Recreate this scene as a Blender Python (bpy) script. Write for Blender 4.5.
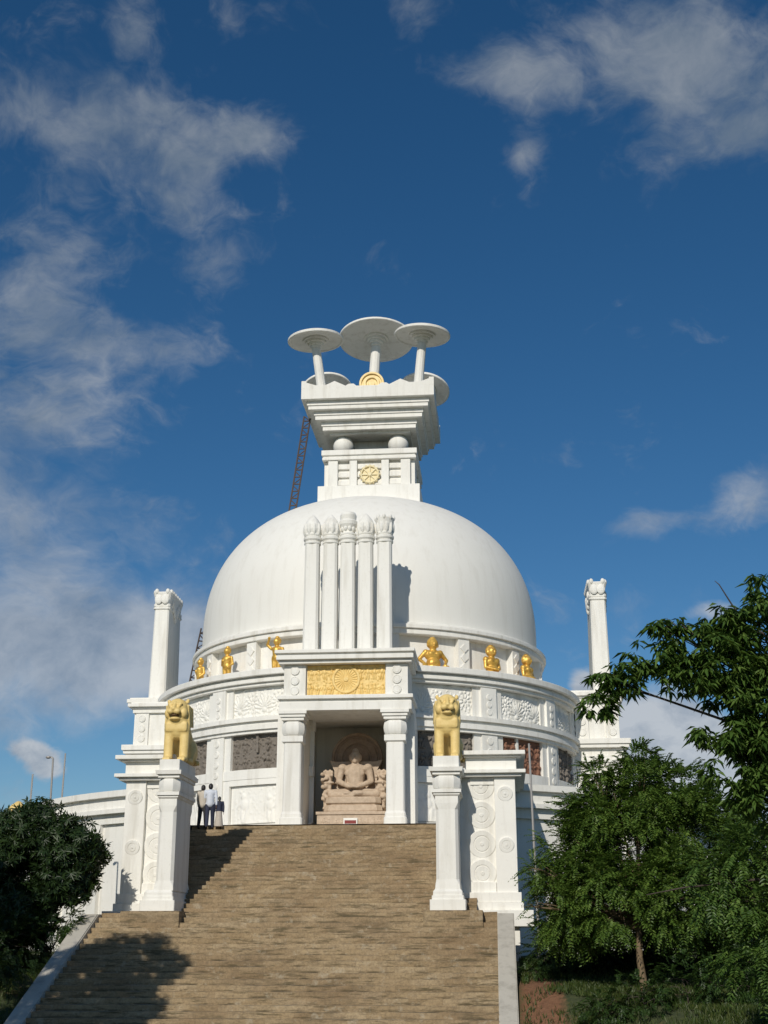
import bpy, bmesh, math, random
import numpy as np
from mathutils import Vector, Matrix
from math import sin, cos, tan, pi, radians, atan, sqrt

for o in list(bpy.data.objects):
    bpy.data.objects.remove(o)
scn = bpy.context.scene
col = scn.collection

# ------------------------------------------------------------------ camera
FPX = 1300.0
PHI = atan(438 / FPX)
PSI = atan(121 / FPX * cos(PHI))
CAM = Vector((6.255, 0.0, 1.65))
cd = bpy.data.cameras.new('camera')
cam = bpy.data.objects.new('camera', cd)
col.objects.link(cam)
cam.location = CAM
cam.rotation_euler = (pi / 2 + PHI, 0, PSI)
cd.sensor_fit = 'VERTICAL'
cd.sensor_height = 36.0
cd.lens = 36.0 * FPX / 1024
cd.clip_start = 0.1
cd.clip_end = 8000
scn.camera = cam
scn.render.resolution_x = 768
scn.render.resolution_y = 1024

# ------------------------------------------------------------------ light
SUN_EL, SUN_AZ = radians(31), radians(11)       # sun low behind the viewer's left shoulder
sl = bpy.data.lights.new('sun', 'SUN')
sl.energy = 3.3
sl.angle = radians(0.5)
sl.color = (1.0, 0.94, 0.83)
sun = bpy.data.objects.new('sun', sl)
col.objects.link(sun)
dirv = Vector((sin(SUN_AZ) * cos(SUN_EL), cos(SUN_AZ) * cos(SUN_EL), -sin(SUN_EL)))
sun.rotation_euler = dirv.to_track_quat('-Z', 'Y').to_euler()
sun.location = (-10, -40, 40)

scn.view_settings.view_transform = 'Standard'
scn.view_settings.look = 'None'
scn.view_settings.gamma = 1
scn.view_settings.exposure = 0.0
scn.view_settings.use_curve_mapping = False

world = bpy.data.worlds.new('World')
scn.world = world
world.use_nodes = True


class NT:
    """small node-building helper"""
    def __init__(s, tree):
        s.t = tree
        tree.nodes.clear()

    def n(s, kind, **kw):
        nd = s.t.nodes.new(kind)
        for k, v in kw.items():
            if k.startswith('_'):
                setattr(nd, k[1:], v)
            else:
                key = int(k[1:]) if k[0] == 'i' and k[1:].isdigit() else k.replace('__', ' ')
                sock = nd.inputs[key]
                if isinstance(v, bpy.types.NodeSocket):
                    s.t.links.new(v, sock)
                else:
                    sock.default_value = v
        return nd

    def math(s, op, a, b=None, c=None, clamp=False):
        kw = {'i0': a}
        if b is not None: kw['i1'] = b
        if c is not None: kw['i2'] = c
        nd = s.n('ShaderNodeMath', _operation=op, _use_clamp=clamp, **kw)
        return nd.outputs[0]

    def mix(s, fac, a, b, mode='MIX'):
        nd = s.n('ShaderNodeMix', _data_type='RGBA', _blend_type=mode)
        for sock, v in ((nd.inputs[0], fac), (nd.inputs[6], a), (nd.inputs[7], b)):
            if isinstance(v, bpy.types.NodeSocket):
                s.t.links.new(v, sock)
            else:
                sock.default_value = v if not isinstance(v, tuple) or len(v) == 4 else (*v, 1)
        return nd.outputs[2]

    def ramp(s, fac, stops, interp='LINEAR'):
        nd = s.n('ShaderNodeValToRGB', i0=fac)
        cr = nd.color_ramp
        cr.interpolation = interp
        while len(cr.elements) < len(stops):
            cr.elements.new(0.5)
        for e, (p, c) in zip(cr.elements, stops):
            e.position = p
            e.color = (*c, 1) if len(c) == 3 else c
        return nd.outputs[0]

    def noise(s, vec, scale, detail=4, rough=0.55, dist=0.0):
        return s.n('ShaderNodeTexNoise', Vector=vec, Scale=scale, Detail=detail, Roughness=rough, Distortion=dist).outputs[0]

    def mapping(s, vec, scale=(1, 1, 1), loc=(0, 0, 0), rot=(0, 0, 0)):
        return s.n('ShaderNodeMapping', Vector=vec, Scale=scale, Location=loc, Rotation=rot).outputs[0]


# sky: Nishita air with broken cloud at fixed directions
w = NT(world.node_tree)
sky = w.n('ShaderNodeTexSky', _sky_type='NISHITA', _sun_disc=False, _sun_elevation=SUN_EL,
          _sun_rotation=pi + SUN_AZ, _altitude=300, _air_density=1.0, _dust_density=0.25, _ozone_density=4.0)
tc = w.n('ShaderNodeTexCoord').outputs['Generated']


def sky_dir(az, el):          # az from +Y towards +X, degrees
    a, e = radians(az), radians(el)
    return (sin(a) * cos(e), cos(a) * cos(e), sin(e))


def cloud_blobs(blobs):
    """coverage = max over soft caps around fixed directions (az, el, half width in degrees, strength)"""
    total = None
    for az, el, rx, ry, st in blobs:
        d = sky_dir(az, el)
        a = radians(az); e = radians(el)
        r = (cos(a), -sin(a), 0)
        u = (-sin(a) * sin(e), -cos(a) * sin(e), cos(e))
        dr = w.n('ShaderNodeVectorMath', _operation='DOT_PRODUCT', i0=tc, i1=r).outputs['Value']
        du = w.n('ShaderNodeVectorMath', _operation='DOT_PRODUCT', i0=tc, i1=u).outputs['Value']
        df = w.n('ShaderNodeVectorMath', _operation='DOT_PRODUCT', i0=tc, i1=d).outputs['Value']
        qr = w.math('DIVIDE', dr, sin(radians(rx * 1.12)))
        qu = w.math('DIVIDE', du, sin(radians(ry * 1.12)))
        q = w.math('ADD', w.math('MULTIPLY', qr, qr), w.math('MULTIPLY', qu, qu))
        g = w.math('MULTIPLY', w.math('EXPONENT', w.math('MULTIPLY', q, -1.0)), st)
        g = w.math('MULTIPLY', g, w.math('GREATER_THAN', df, 0.0))
        total = g if total is None else w.math('ADD', total, g)
    return total


SKY_STRENGTH = 0.066
air = w.n('ShaderNodeHueSaturation', Hue=0.498, Saturation=1.24, Value=1.0, Color=sky.outputs[0]).outputs[0]
mp = w.mapping(tc, scale=(1, 1, 1.35))
warp = w.n('ShaderNodeTexNoise', Vector=mp, Scale=5.0, Detail=4, Roughness=0.55).outputs['Color']
wv = w.n('ShaderNodeVectorMath', _operation='SCALE', i0=warp, Scale=0.14).outputs[0]
mpw = w.n('ShaderNodeVectorMath', _operation='ADD', i0=mp, i1=wv).outputs[0]
n1 = w.noise(mpw, 12.0, 9, 0.60, 0.3)
n2 = w.noise(mpw, 38.0, 8, 0.60, 0.4)
tex = w.math('ADD', w.math('MULTIPLY', n1, 0.70), w.math('MULTIPLY', n2, 0.30))
tex = w.math('MULTIPLY', w.math('SUBTRACT', tex, 0.5), 2.7)
wide = w.noise(tc, 1.6, 3)
soft = cloud_blobs([(-22.3, 34.2, 2.66, 1.64, 0.75), (-17.0, 35.0, 2.3, 1.6, 0.66), (-15.1, 33.2, 1.9, 1.9, 0.66), (-12.2, 34.4, 1.96, 0.98, 0.75), (-13.4, 29.2, 1.39, 1.31, 0.75),
    (-18.1, 38.6, 0.98, 1.39, 0.6), (-12.7, 39.3, 2.46, 0.74, 0.4), (-21.4, 29.9, 3.3, 2.2, 0.62), (-21.8, 26.1, 3.5, 2.3, 0.62), (-16.7, 25.5, 3.07, 0.98, 0.75),
    (-19.3, 22.9, 3.48, 1.64, 0.5), (-16.7, 18.8, 2.46, 0.74, 0.34), 
    (7.3, 37.9, 5.2, 2.3, 0.80), (12.0, 35.4, 3.6, 2.2, 0.76), (1.0, 37.2, 1.64, 1.23, 0.62), (-3.7, 39.8, 1.39, 0.98, 0.75),
    (2.1, 33.7, 0.74, 0.65, 0.7), (12.7, 33.3, 2.46, 0.9, 0.5), (6.9, 17.7, 2.1, 0.80, 0.98), (11.7, 18.8, 1.6, 1.2, 0.86), (4.4, 16.6, 1.23, 0.45, 0.36), (5.6, 14.5, 3.07, 0.82, 0.36)])
bank = cloud_blobs([(-20.6, 17.6, 4.6, 1.9, 0.70), (-19.3, 12.3, 7.5, 1.8, 1.35), (-14.1, 12.6, 3.0, 1.5, 1.0), (-20.3, 9.8, 5.0, 1.6, 0.62), (-22.5, 22.0, 3.6, 2.6, 0.62), (-20.0, 14.8, 5.0, 1.2, 0.5)])
hard = cloud_blobs([(6.5, 8.3, 2.46, 2.46, 1.0), (9.3, 7.2, 2.46, 2.05, 1.0), (3.9, 10.5, 0.9, 1.15, 0.85), (8.3, 4.7, 4.5, 2.05, 0.9), (-19.4, 7.4, 0.98, 0.74, 0.85), (-20.4, 8.0, 0.82, 0.41, 0.7), (9.6, 13.8, 1.84, 0.65, 0.6)])
def cover(blob, k, t0, t1, top):
    v = w.math('ADD', blob, w.math('MULTIPLY', tex, k))
    return w.n('ShaderNodeMapRange', Value=v, i1=t0, i2=t1, i3=0.0, i4=top, _interpolation_type='SMOOTHSTEP').outputs[0]
cs = cover(soft, 1.15, 0.20, 1.25, 0.66)
cb = cover(bank, 0.80, 0.16, 1.25, 0.78)
ch = cover(hard, 0.60, 0.40, 0.78, 0.88)
sepz = w.n('ShaderNodeSeparateXYZ', i0=tc).outputs
behind = w.math('MULTIPLY', w.math('LESS_THAN', sepz[1], 0.3), w.math('GREATER_THAN', sepz[2], 0.05))
cw = w.math('MULTIPLY', cover(w.math('MULTIPLY', w.math('SUBTRACT', wide, 0.42), 2.0), 0.8, 0.22, 1.0, 0.4), behind)
dense = w.noise(mpw, 13.0, 7, 0.62)
low_ = w.n('ShaderNodeMapRange', Value=sepz[2], i1=0.15, i2=0.55).outputs[0]
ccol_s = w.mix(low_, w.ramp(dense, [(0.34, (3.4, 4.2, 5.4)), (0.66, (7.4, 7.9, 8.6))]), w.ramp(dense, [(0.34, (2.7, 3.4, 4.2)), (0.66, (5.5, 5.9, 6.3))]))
ccol_h = w.ramp(dense, [(0.36, (3.2, 4.0, 5.2)), (0.62, (8.0, 8.4, 8.9))])
skyc = w.mix(cw, air, ccol_s)
skyc = w.mix(cs, skyc, ccol_s)
skyc = w.mix(cb, skyc, ccol_s)
skyc = w.mix(ch, skyc, ccol_h)
bg = w.n('ShaderNodeBackground', Color=skyc, Strength=SKY_STRENGTH)
w.n('ShaderNodeOutputWorld', Surface=bg.outputs[0])

# ------------------------------------------------------------------ helpers
rnd = random.Random(7)


def mat(name, build):
    m = bpy.data.materials.new(name)
    m.use_nodes = True
    t = NT(m.node_tree)
    sh = build(t)
    t.n('ShaderNodeOutputMaterial', Surface=sh)
    return m


def obj(name, bm, m, parent=None, smooth=False, loc=None):
    me = bpy.data.meshes.new(name)
    bmesh.ops.recalc_face_normals(bm, faces=bm.faces)
    bm.to_mesh(me)
    bm.free()
    return obj_me(name, me, m, parent, smooth, loc)


def obj_me(name, me, m, parent=None, smooth=False, loc=None):
    if m is not None:
        me.materials.append(m)
    if smooth:
        me.polygons.foreach_set('use_smooth', [True] * len(me.polygons))
    o = bpy.data.objects.new(name, me)
    col.objects.link(o)
    if parent is not None:
        o.parent = parent
    if loc is not None:
        o.location = loc
    return o


def tag(o, label=None, cat=None, group=None, kind=None):
    if label: o['label'] = label
    if cat: o['category'] = cat
    if group: o['group'] = group
    if kind: o['kind'] = kind
    return o


def thing(name, loc, label, cat, group=None, rz=0.0):
    o = bpy.data.objects.new(name, None)
    o.empty_display_size = 0.3
    col.objects.link(o)
    o.location = loc
    o.rotation_euler = (0, 0, rz)
    return tag(o, label, cat, group)


def copy_tree(o, parent=None):
    c = o.copy()
    col.objects.link(c)
    if parent is not None:
        c.parent = parent
    for ch in list(o.children):
        copy_tree(ch, c)
    return c


def B():
    return bmesh.new()


def merge(bm, other):
    me = bpy.data.meshes.new('tmp')
    other.to_mesh(me)
    other.free()
    bm.from_mesh(me)
    bpy.data.meshes.remove(me)


def box(bm, x0, x1, y0, y1, z0, z1, bev=0.02):
    b = bmesh.new()
    bmesh.ops.create_cube(b, size=1)
    for v in b.verts:
        v.co = Vector((x0 + (v.co.x + .5) * (x1 - x0), y0 + (v.co.y + .5) * (y1 - y0), z0 + (v.co.z + .5) * (z1 - z0)))
    if bev > 0:
        bev = min(bev, 0.3 * min(abs(x1 - x0), abs(y1 - y0), abs(z1 - z0)))
        bmesh.ops.bevel(b, geom=b.edges[:], offset=bev, segments=2, affect='EDGES', profile=0.6)
    merge(bm, b)


def loft(bm, cx, cy, secs, cham=0.0):
    """stack of rectangular loops (z, hx, hy); cham = corner chamfer -> octagonal loops"""
    loops = []
    for s in secs:
        z, hx, hy = s[:3]
        c = s[3] if len(s) > 3 else cham
        if c > 0:
            c = min(c, hx * .9, hy * .9)
            pts = [(-hx + c, -hy), (hx - c, -hy), (hx, -hy + c), (hx, hy - c), (hx - c, hy), (-hx + c, hy), (-hx, hy - c), (-hx, -hy + c)]
        else:
            e = 1e-4
            pts = [(-hx + e, -hy), (hx - e, -hy), (hx, -hy + e), (hx, hy - e), (hx - e, hy), (-hx + e, hy), (-hx, hy - e), (-hx, -hy + e)]
        loops.append([bm.verts.new((cx + x, cy + y, z)) for x, y in pts])
    for a, b in zip(loops, loops[1:]):
        for i in range(8):
            bm.faces.new((a[i], a[(i + 1) % 8], b[(i + 1) % 8], b[i]))
    bm.faces.new(loops[0][::-1])
    bm.faces.new(loops[-1])


def rbulb(z0, z1, h0, n=8, bulge=0.12, dy=0.0):
    """pillow profile between z0 and z1 for loft()"""
    out = []
    for i in range(n + 1):
        t = i / n
        r = h0 + bulge * sqrt(max(0, 1 - (2 * t - 1) ** 2))
        out.append((z0 + (z1 - z0) * t, r, r + dy, 0.45 * r))
    return out


def lathe(bm, prof, cx=0, cy=0, n=48, a0=0.0, a1=2 * pi, cap=False):
    """revolve (r, z) profile; angle measured from -Y (front) towards +X"""
    full = abs(a1 - a0 - 2 * pi) < 1e-6
    cnt = n if full else n + 1
    loops = []
    for i in range(cnt):
        a = a0 + (a1 - a0) * i / n
        loops.append([bm.verts.new((cx + r * sin(a), cy - r * cos(a), z)) for r, z in prof])
    m = len(prof)
    for i in range(n):
        A, Bq = loops[i], loops[(i + 1) % cnt]
        for j in range(m - 1):
            if abs(prof[j][0]) < 1e-6 and abs(prof[j + 1][0]) < 1e-6:
                continue
            try:
                bm.faces.new((A[j], Bq[j], Bq[j + 1], A[j + 1]))
            except ValueError:
                pass
    if cap and not full:
        for L in (loops[0], loops[-1]):
            try:
                bm.faces.new(L)
            except ValueError:
                pass
    bmesh.ops.remove_doubles(bm, verts=bm.verts, dist=1e-5)


def arc_block(bm, cx, cy, r0, r1, z0, z1, a0, a1, n=6):
    b = bmesh.new()
    lathe(b, [(r0, z0), (r1, z0), (r1, z1), (r0, z1), (r0, z0)], cx, cy, n, a0, a1, cap=False)
    # end caps
    for a in (a0, a1):
        p = [(r0, z0), (r1, z0), (r1, z1), (r0, z1)]
        vs = [b.verts.new((cx + r * sin(a), cy - r * cos(a), z)) for r, z in p]
        b.faces.new(vs)
    bmesh.ops.remove_doubles(b, verts=b.verts, dist=1e-5)
    bmesh.ops.recalc_face_normals(b, faces=b.faces)
    merge(bm, b)


def tube(bm, p0, p1, r0, r1=None, n=10, cap=True):
    r1 = r0 if r1 is None else r1
    p0, p1 = Vector(p0), Vector(p1)
    d = (p1 - p0).normalized()
    up = Vector((0, 0, 1)) if abs(d.z) < .95 else Vector((1, 0, 0))
    s = d.cross(up).normalized()
    t = s.cross(d)
    A = [bm.verts.new(p0 + (s * cos(2 * pi * i / n) + t * sin(2 * pi * i / n)) * r0) for i in range(n)]
    C = [bm.verts.new(p1 + (s * cos(2 * pi * i / n) + t * sin(2 * pi * i / n)) * r1) for i in range(n)]
    for i in range(n):
        bm.faces.new((A[i], A[(i + 1) % n], C[(i + 1) % n], C[i]))
    if cap:
        bm.faces.new(A[::-1])
        bm.faces.new(C)


def path_tube(bm, pts, rad, n=8):
    pts = [Vector(p) for p in pts]
    rings = []
    for i, p in enumerate(pts):
        d = (pts[min(i + 1, len(pts) - 1)] - pts[max(i - 1, 0)]).normalized()
        up = Vector((0, 1, 0)) if abs(d.y) < .9 else Vector((1, 0, 0))
        s = d.cross(up).normalized()
        t = s.cross(d)
        r = rad[i]
        rings.append([bm.verts.new(p + (s * cos(2 * pi * k / n) + t * sin(2 * pi * k / n)) * r) for k in range(n)])
    for a, b in zip(rings, rings[1:]):
        for k in range(n):
            bm.faces.new((a[k], a[(k + 1) % n], b[(k + 1) % n], b[k]))
    bm.faces.new(rings[0][::-1])
    bm.faces.new(rings[-1])


def ball(bm, c, r, rot=None, seg=16):
    r = (r, r, r) if not isinstance(r, (tuple, list)) else r
    M = Matrix.Translation(c)
    if rot is not None:
        M = M @ rot
    M = M @ Matrix.Diagonal((*r, 1))
    bmesh.ops.create_uvsphere(bm, u_segments=seg, v_segments=seg // 2 + 2, radius=1, matrix=M)


def capsule(bm, p0, p1, r0, r1=None):
    r1 = r0 if r1 is None else r1
    tube(bm, p0, p1, r0, r1, 12)
    ball(bm, p0, r0, seg=12)
    ball(bm, p1, r1, seg=12)


def disc(bm, c, r, th, axis='y', n=28, rot=None, plain=False):
    """bevelled relief disc whose face looks along -Y (axis 'y')"""
    prof = [(0, th), (r * .62, th), (r * .70, th * .72), (r * .78, th), (r * .93, th), (r, th * .6), (r, -0.02)]
    if plain:
        prof = [(0, th * 1.5), (r * .12, th * 1.5), (r * .16, th), (r * .5, th), (r * .53, th * .45), (r * .58, th * .45), (r * .61, th), (r * .94, th), (r, th * .6), (r, -.12)]
    b = bmesh.new()
    lathe(b, prof, 0, 0, n)
    M = Matrix.Rotation(pi / 2, 4, 'X')
    if rot is not None:
        M = rot @ M
    bmesh.ops.transform(b, matrix=Matrix.Translation(c) @ M, verts=b.verts)
    merge(bm, b)


def organic(name, fill, voxel, m, parent=None, smooth=4, loc=None, fac=0.5):
    """fuse overlapping primitives into one continuous surface"""
    bm = bmesh.new()
    fill(bm)
    me = bpy.data.meshes.new(name)
    bm.to_mesh(me)
    bm.free()
    o = bpy.data.objects.new(name, me)
    col.objects.link(o)
    r = o.modifiers.new('r', 'REMESH')
    r.mode = 'VOXEL'
    r.voxel_size = voxel
    if smooth:
        s = o.modifiers.new('s', 'SMOOTH')
        s.iterations = smooth
        s.factor = fac
    dg = bpy.context.evaluated_depsgraph_get()
    me2 = bpy.data.meshes.new_from_object(o.evaluated_get(dg))
    bpy.data.objects.remove(o)
    bpy.data.meshes.remove(me)
    me2.name = name
    return obj_me(name, me2, m, parent, True, loc)


def np_mesh(name, verts, faces):
    me = bpy.data.meshes.new(name)
    k = faces.shape[1]
    me.vertices.add(len(verts))
    me.vertices.foreach_set('co', verts.astype(np.float32).ravel())
    me.loops.add(faces.size)
    me.loops.foreach_set('vertex_index', faces.astype(np.int32).ravel())
    me.polygons.add(len(faces))
    me.polygons.foreach_set('loop_start', np.arange(0, faces.size, k, dtype=np.int32))
    me.update(calc_edges=True)
    me.validate()
    return me


# ------------------------------------------------------------------ materials
def plaster(base, dirt, amt=0.55, bump=0.12):
    def f(t):
        p = t.n('ShaderNodeTexCoord').outputs['Object']
        geo = t.n('ShaderNodeNewGeometry').outputs['Position']
        streak = t.noise(t.mapping(geo, scale=(2.2, 2.2, 0.22)), 1.3, 6, 0.62)
        patch = t.noise(geo, 0.35, 5, 0.6)
        fine = t.noise(geo, 9.0, 5, 0.65)
        s = t.math('MULTIPLY', t.n('ShaderNodeMapRange', Value=streak, i1=0.50, i2=0.80).outputs[0], amt)
        q = t.math('MULTIPLY', t.n('ShaderNodeMapRange', Value=patch, i1=0.50, i2=0.75).outputs[0], amt * .6)
        g = t.math('MULTIPLY', t.n('ShaderNodeMapRange', Value=fine, i1=0.56, i2=0.74).outputs[0], amt * .35)
        c = t.mix(s, base, dirt)
        c = t.mix(q, c, tuple(0.5 * (a + b) for a, b in zip(base, dirt)))
        c = t.mix(g, c, dirt)
        bp = t.n('ShaderNodeBump', Strength=bump, Distance=0.03, Height=t.noise(geo, 14, 6, 0.6))
        return t.n('ShaderNodeBsdfPrincipled', Base__Color=c, Roughness=0.72, Normal=bp.outputs[0],
                   **{'Specular IOR Level': 0.3}).outputs[0]
    return f


WHITE = mat('white_plaster', plaster((0.82, 0.805, 0.755), (0.48, 0.445, 0.37), 0.62))
DOMEW = mat('dome_plaster', plaster((0.81, 0.795, 0.745), (0.64, 0.61, 0.545), 0.5, 0.08))
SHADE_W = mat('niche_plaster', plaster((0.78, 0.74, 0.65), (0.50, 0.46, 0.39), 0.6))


def gold_paint(base, dark, rough, metal, bscale=18):
    def f(t):
        geo = t.n('ShaderNodeNewGeometry').outputs['Position']
        n = t.noise(geo, 5, 6, 0.6)
        m = t.n('ShaderNodeMapRange', Value=n, i1=0.4, i2=0.75).outputs[0]
        c = t.mix(m, base, dark)
        bp = t.n('ShaderNodeBump', Strength=0.25, Distance=0.03, Height=t.noise(geo, bscale, 5))
        return t.n('ShaderNodeBsdfPrincipled', Base__Color=c, Roughness=rough, Metallic=metal, Normal=bp.outputs[0]).outputs[0]
    return f


LIONGOLD = mat('mustard_paint', gold_paint((0.80, 0.60, 0.24), (0.70, 0.50, 0.175), 0.55, 0.0))
STATGOLD = mat('gilding', gold_paint((0.80, 0.50, 0.11), (0.42, 0.20, 0.025), 0.40, 0.45, 30))
PANELGOLD = mat('ochre_gold_paint', gold_paint((0.80, 0.58, 0.22), (0.66, 0.43, 0.12), 0.5, 0.05))
CREAMGOLD = mat('cream_gold_paint', gold_paint((0.80, 0.70, 0.44), (0.72, 0.58, 0.30), 0.55, 0.0))
WHEELGOLD = mat('pale_gold_paint', gold_paint((0.78, 0.62, 0.30), (0.66, 0.46, 0.16), 0.5, 0.05))


def stone(base, dark, sc=6, rough=0.8, bump=0.5):
    def f(t):
        geo = t.n('ShaderNodeNewGeometry').outputs['Position']
        n = t.noise(geo, sc, 7, 0.65)
        c = t.mix(t.n('ShaderNodeMapRange', Value=n, i1=0.35, i2=0.68).outputs[0], base, dark)
        bp = t.n('ShaderNodeBump', Strength=bump, Distance=0.03, Height=t.noise(geo, sc * 3, 6))
        return t.n('ShaderNodeBsdfPrincipled', Base__Color=c, Roughness=rough, Normal=bp.outputs[0]).outputs[0]
    return f


SANDSTONE = mat('pink_sandstone', stone((0.57, 0.455, 0.345), (0.43, 0.33, 0.24), 5))
HALO = mat('red_brown_stone', stone((0.40, 0.29, 0.205), (0.29, 0.20, 0.135), 5))
GREYREL = mat('grey_brown_relief_stone', stone((0.215, 0.188, 0.158), (0.155, 0.134, 0.114), 12))
REDREL = mat('red_relief_stone', stone((0.27, 0.130, 0.080), (0.19, 0.09, 0.056), 12))
KERB = mat('weathered_cement', plaster((0.50, 0.47, 0.41), (0.26, 0.24, 0.20), 0.8, 0.3))
PLAQUE = mat('red_plaque_paint', stone((0.25, 0.05, 0.045), (0.2, 0.04, 0.04), 3))

RISER, TREAD = 0.157, 0.330


def steps_mat(t):
    geo = t.n('ShaderNodeNewGeometry').outputs['Position']
    sp = t.n('ShaderNodeSeparateXYZ', i0=geo).outputs
    zi = t.math('DIVIDE', t.math('ADD', sp[2], 0.375), RISER)
    row = t.math('FLOOR', t.math('SUBTRACT', zi, 0.02))
    r1 = t.n('ShaderNodeTexWhiteNoise', _noise_dimensions='1D', W=row).outputs[0]
    xb = t.math('ADD', t.math('DIVIDE', sp[0], 0.92), t.math('MULTIPLY', r1, 7.0))
    cell = t.math('FLOOR', xb)
    cv = t.n('ShaderNodeCombineXYZ', i0=cell, i1=row).outputs[0]
    blk = t.n('ShaderNodeTexWhiteNoise', _noise_dimensions='2D', Vector=cv).outputs[0]
    fx = t.math('FRACT', xb)
    joint = t.math('LESS_THAN', t.math('MINIMUM', fx, t.math('SUBTRACT', 1.0, fx)), 0.012)
    big = t.noise(t.mapping(geo, scale=(.5, .5, .8)), 0.9, 6, 0.62)
    st = t.noise(t.mapping(geo, scale=(0.75, 2.0, 7.0)), 1.1, 7, 0.72)
    st2 = t.noise(t.mapping(geo, scale=(1.3, 1.0, 9.0)), 1.4, 6, 0.70)
    fine = t.noise(geo, 15, 8, 0.74)
    base = t.ramp(blk, [(0.0, (0.345, 0.250, 0.140)), (0.5, (0.385, 0.286, 0.166)), (1.0, (0.425, 0.325, 0.200))])
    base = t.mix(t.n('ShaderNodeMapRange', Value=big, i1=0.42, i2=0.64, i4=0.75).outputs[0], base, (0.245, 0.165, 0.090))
    # painted nosing shadow and dirt along the foot of the risers, in broken runs
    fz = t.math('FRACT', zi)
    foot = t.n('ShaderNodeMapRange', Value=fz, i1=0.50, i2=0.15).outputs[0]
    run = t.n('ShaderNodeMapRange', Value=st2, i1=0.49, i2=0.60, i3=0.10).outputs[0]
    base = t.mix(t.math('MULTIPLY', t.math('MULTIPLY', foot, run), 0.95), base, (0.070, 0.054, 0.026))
    base = t.mix(t.n('ShaderNodeMapRange', Value=st, i1=0.54, i2=0.63, i4=0.92).outputs[0], base, (0.092, 0.072, 0.034))
    blot = t.noise(t.mapping(geo, scale=(0.7, 1.0, 1.9)), 0.9, 9, 0.78)
    base = t.mix(t.n('ShaderNodeMapRange', Value=blot, i1=0.54, i2=0.66, i4=0.75).outputs[0], base, (0.150, 0.112, 0.062))
    base = t.mix(t.n('ShaderNodeMapRange', Value=fine, i1=0.44, i2=0.70, i4=0.65).outputs[0], base, (0.125, 0.09, 0.052))
    grain = t.noise(t.mapping(geo, scale=(1, 1, 1.6)), 5.5, 8, 0.78)
    base = t.mix(t.n('ShaderNodeMapRange', Value=grain, i1=0.50, i2=0.64, i4=0.55).outputs[0], base, (0.17, 0.125, 0.075))
    lich = t.noise(geo, 2.6, 7, 0.75)
    base = t.mix(t.n('ShaderNodeMapRange', Value=lich, i1=0.56, i2=0.68, i4=0.6).outputs[0], base, (0.44, 0.385, 0.29))
    base = t.mix(t.math('MULTIPLY', joint, 0.14), base, (0.08, 0.06, 0.04))
    bp = t.n('ShaderNodeBump', Strength=0.55, Distance=0.03, Height=t.math('ADD', fine, t.math('MULTIPLY', lich, .6)))
    return t.n('ShaderNodeBsdfPrincipled', Base__Color=base, Roughness=0.85, Normal=bp.outputs[0]).outputs[0]


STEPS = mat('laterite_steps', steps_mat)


def plain(base, rough=0.6, metal=0.0, var=0.15, sc=8):
    def f(t):
        geo = t.n('ShaderNodeNewGeometry').outputs['Position']
        n = t.noise(geo, sc, 5)
        c = t.mix(t.math('MULTIPLY', n, var * 2), base, tuple(b * .55 for b in base))
        return t.n('ShaderNodeBsdfPrincipled', Base__Color=c, Roughness=rough, Metallic=metal).outputs[0]
    return f


def leaf_mat(c0, c1, c2, trans=0.3, rough=0.42):
    def f(t):
        g = t.n('ShaderNodeNewGeometry')
        r = g.outputs['Random Per Island']
        big = t.noise(g.outputs['Position'], 0.9, 3)
        v = t.math('ADD', t.math('MULTIPLY', r, 0.65), t.math('MULTIPLY', big, 0.35))
        c = t.ramp(v, [(0.12, c0), (0.5, c1), (0.88, c2)])
        p = t.n('ShaderNodeBsdfPrincipled', Base__Color=c, Roughness=rough)
        p.inputs['Specular IOR Level'].default_value = 0.35
        tr = t.n('ShaderNodeBsdfTranslucent', Color=t.mix(0.5, c, (0.16, 0.22, 0.02)))
        return t.n('ShaderNodeMixShader', i0=trans, i1=p.outputs[0], i2=tr.outputs[0]).outputs[0]
    return f


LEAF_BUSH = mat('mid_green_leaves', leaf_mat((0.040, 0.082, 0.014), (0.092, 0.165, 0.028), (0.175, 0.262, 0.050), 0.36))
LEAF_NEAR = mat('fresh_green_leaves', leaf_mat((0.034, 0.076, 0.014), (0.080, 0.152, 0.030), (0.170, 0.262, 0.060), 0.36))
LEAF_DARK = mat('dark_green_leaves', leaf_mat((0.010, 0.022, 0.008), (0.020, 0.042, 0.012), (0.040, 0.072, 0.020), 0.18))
LEAF_SHRUB = mat('shrub_leaves', leaf_mat((0.016, 0.036, 0.010), (0.034, 0.070, 0.016), (0.065, 0.115, 0.026)))
GRASSM = mat('grass_blades', leaf_mat((0.030, 0.050, 0.012), (0.060, 0.095, 0.022), (0.11, 0.125, 0.035), 0.3))
BARK = mat('bark', stone((0.22, 0.155, 0.085), (0.10, 0.07, 0.045), 9))
DBARK = mat('dark_bark', stone((0.085, 0.065, 0.05), (0.04, 0.03, 0.025), 9))
STEEL = mat('galvanised_steel', plain((0.42, 0.40, 0.38), 0.5, 0.4))
DSTEEL = mat('dark_steel', plain((0.10, 0.10, 0.10), 0.5, 0.4))
RUST = mat('rusty_iron', plain((0.10, 0.075, 0.065), 0.75, 0.1))
SKIN = mat('brown_skin', plain((0.20, 0.11, 0.07), 0.55))
HAIR = mat('black_hair', plain((0.012, 0.011, 0.011), 0.5))
SHIRT_W = mat('pale_blue_white_cloth', plain((0.66, 0.70, 0.78), 0.8))
SHIRT_B = mat('beige_cloth', plain((0.56, 0.50, 0.42), 0.8))
NAVY = mat('navy_cloth', plain((0.028, 0.034, 0.065), 0.8))
CHAR = mat('charcoal_cloth', plain((0.035, 0.034, 0.036), 0.8))
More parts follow.
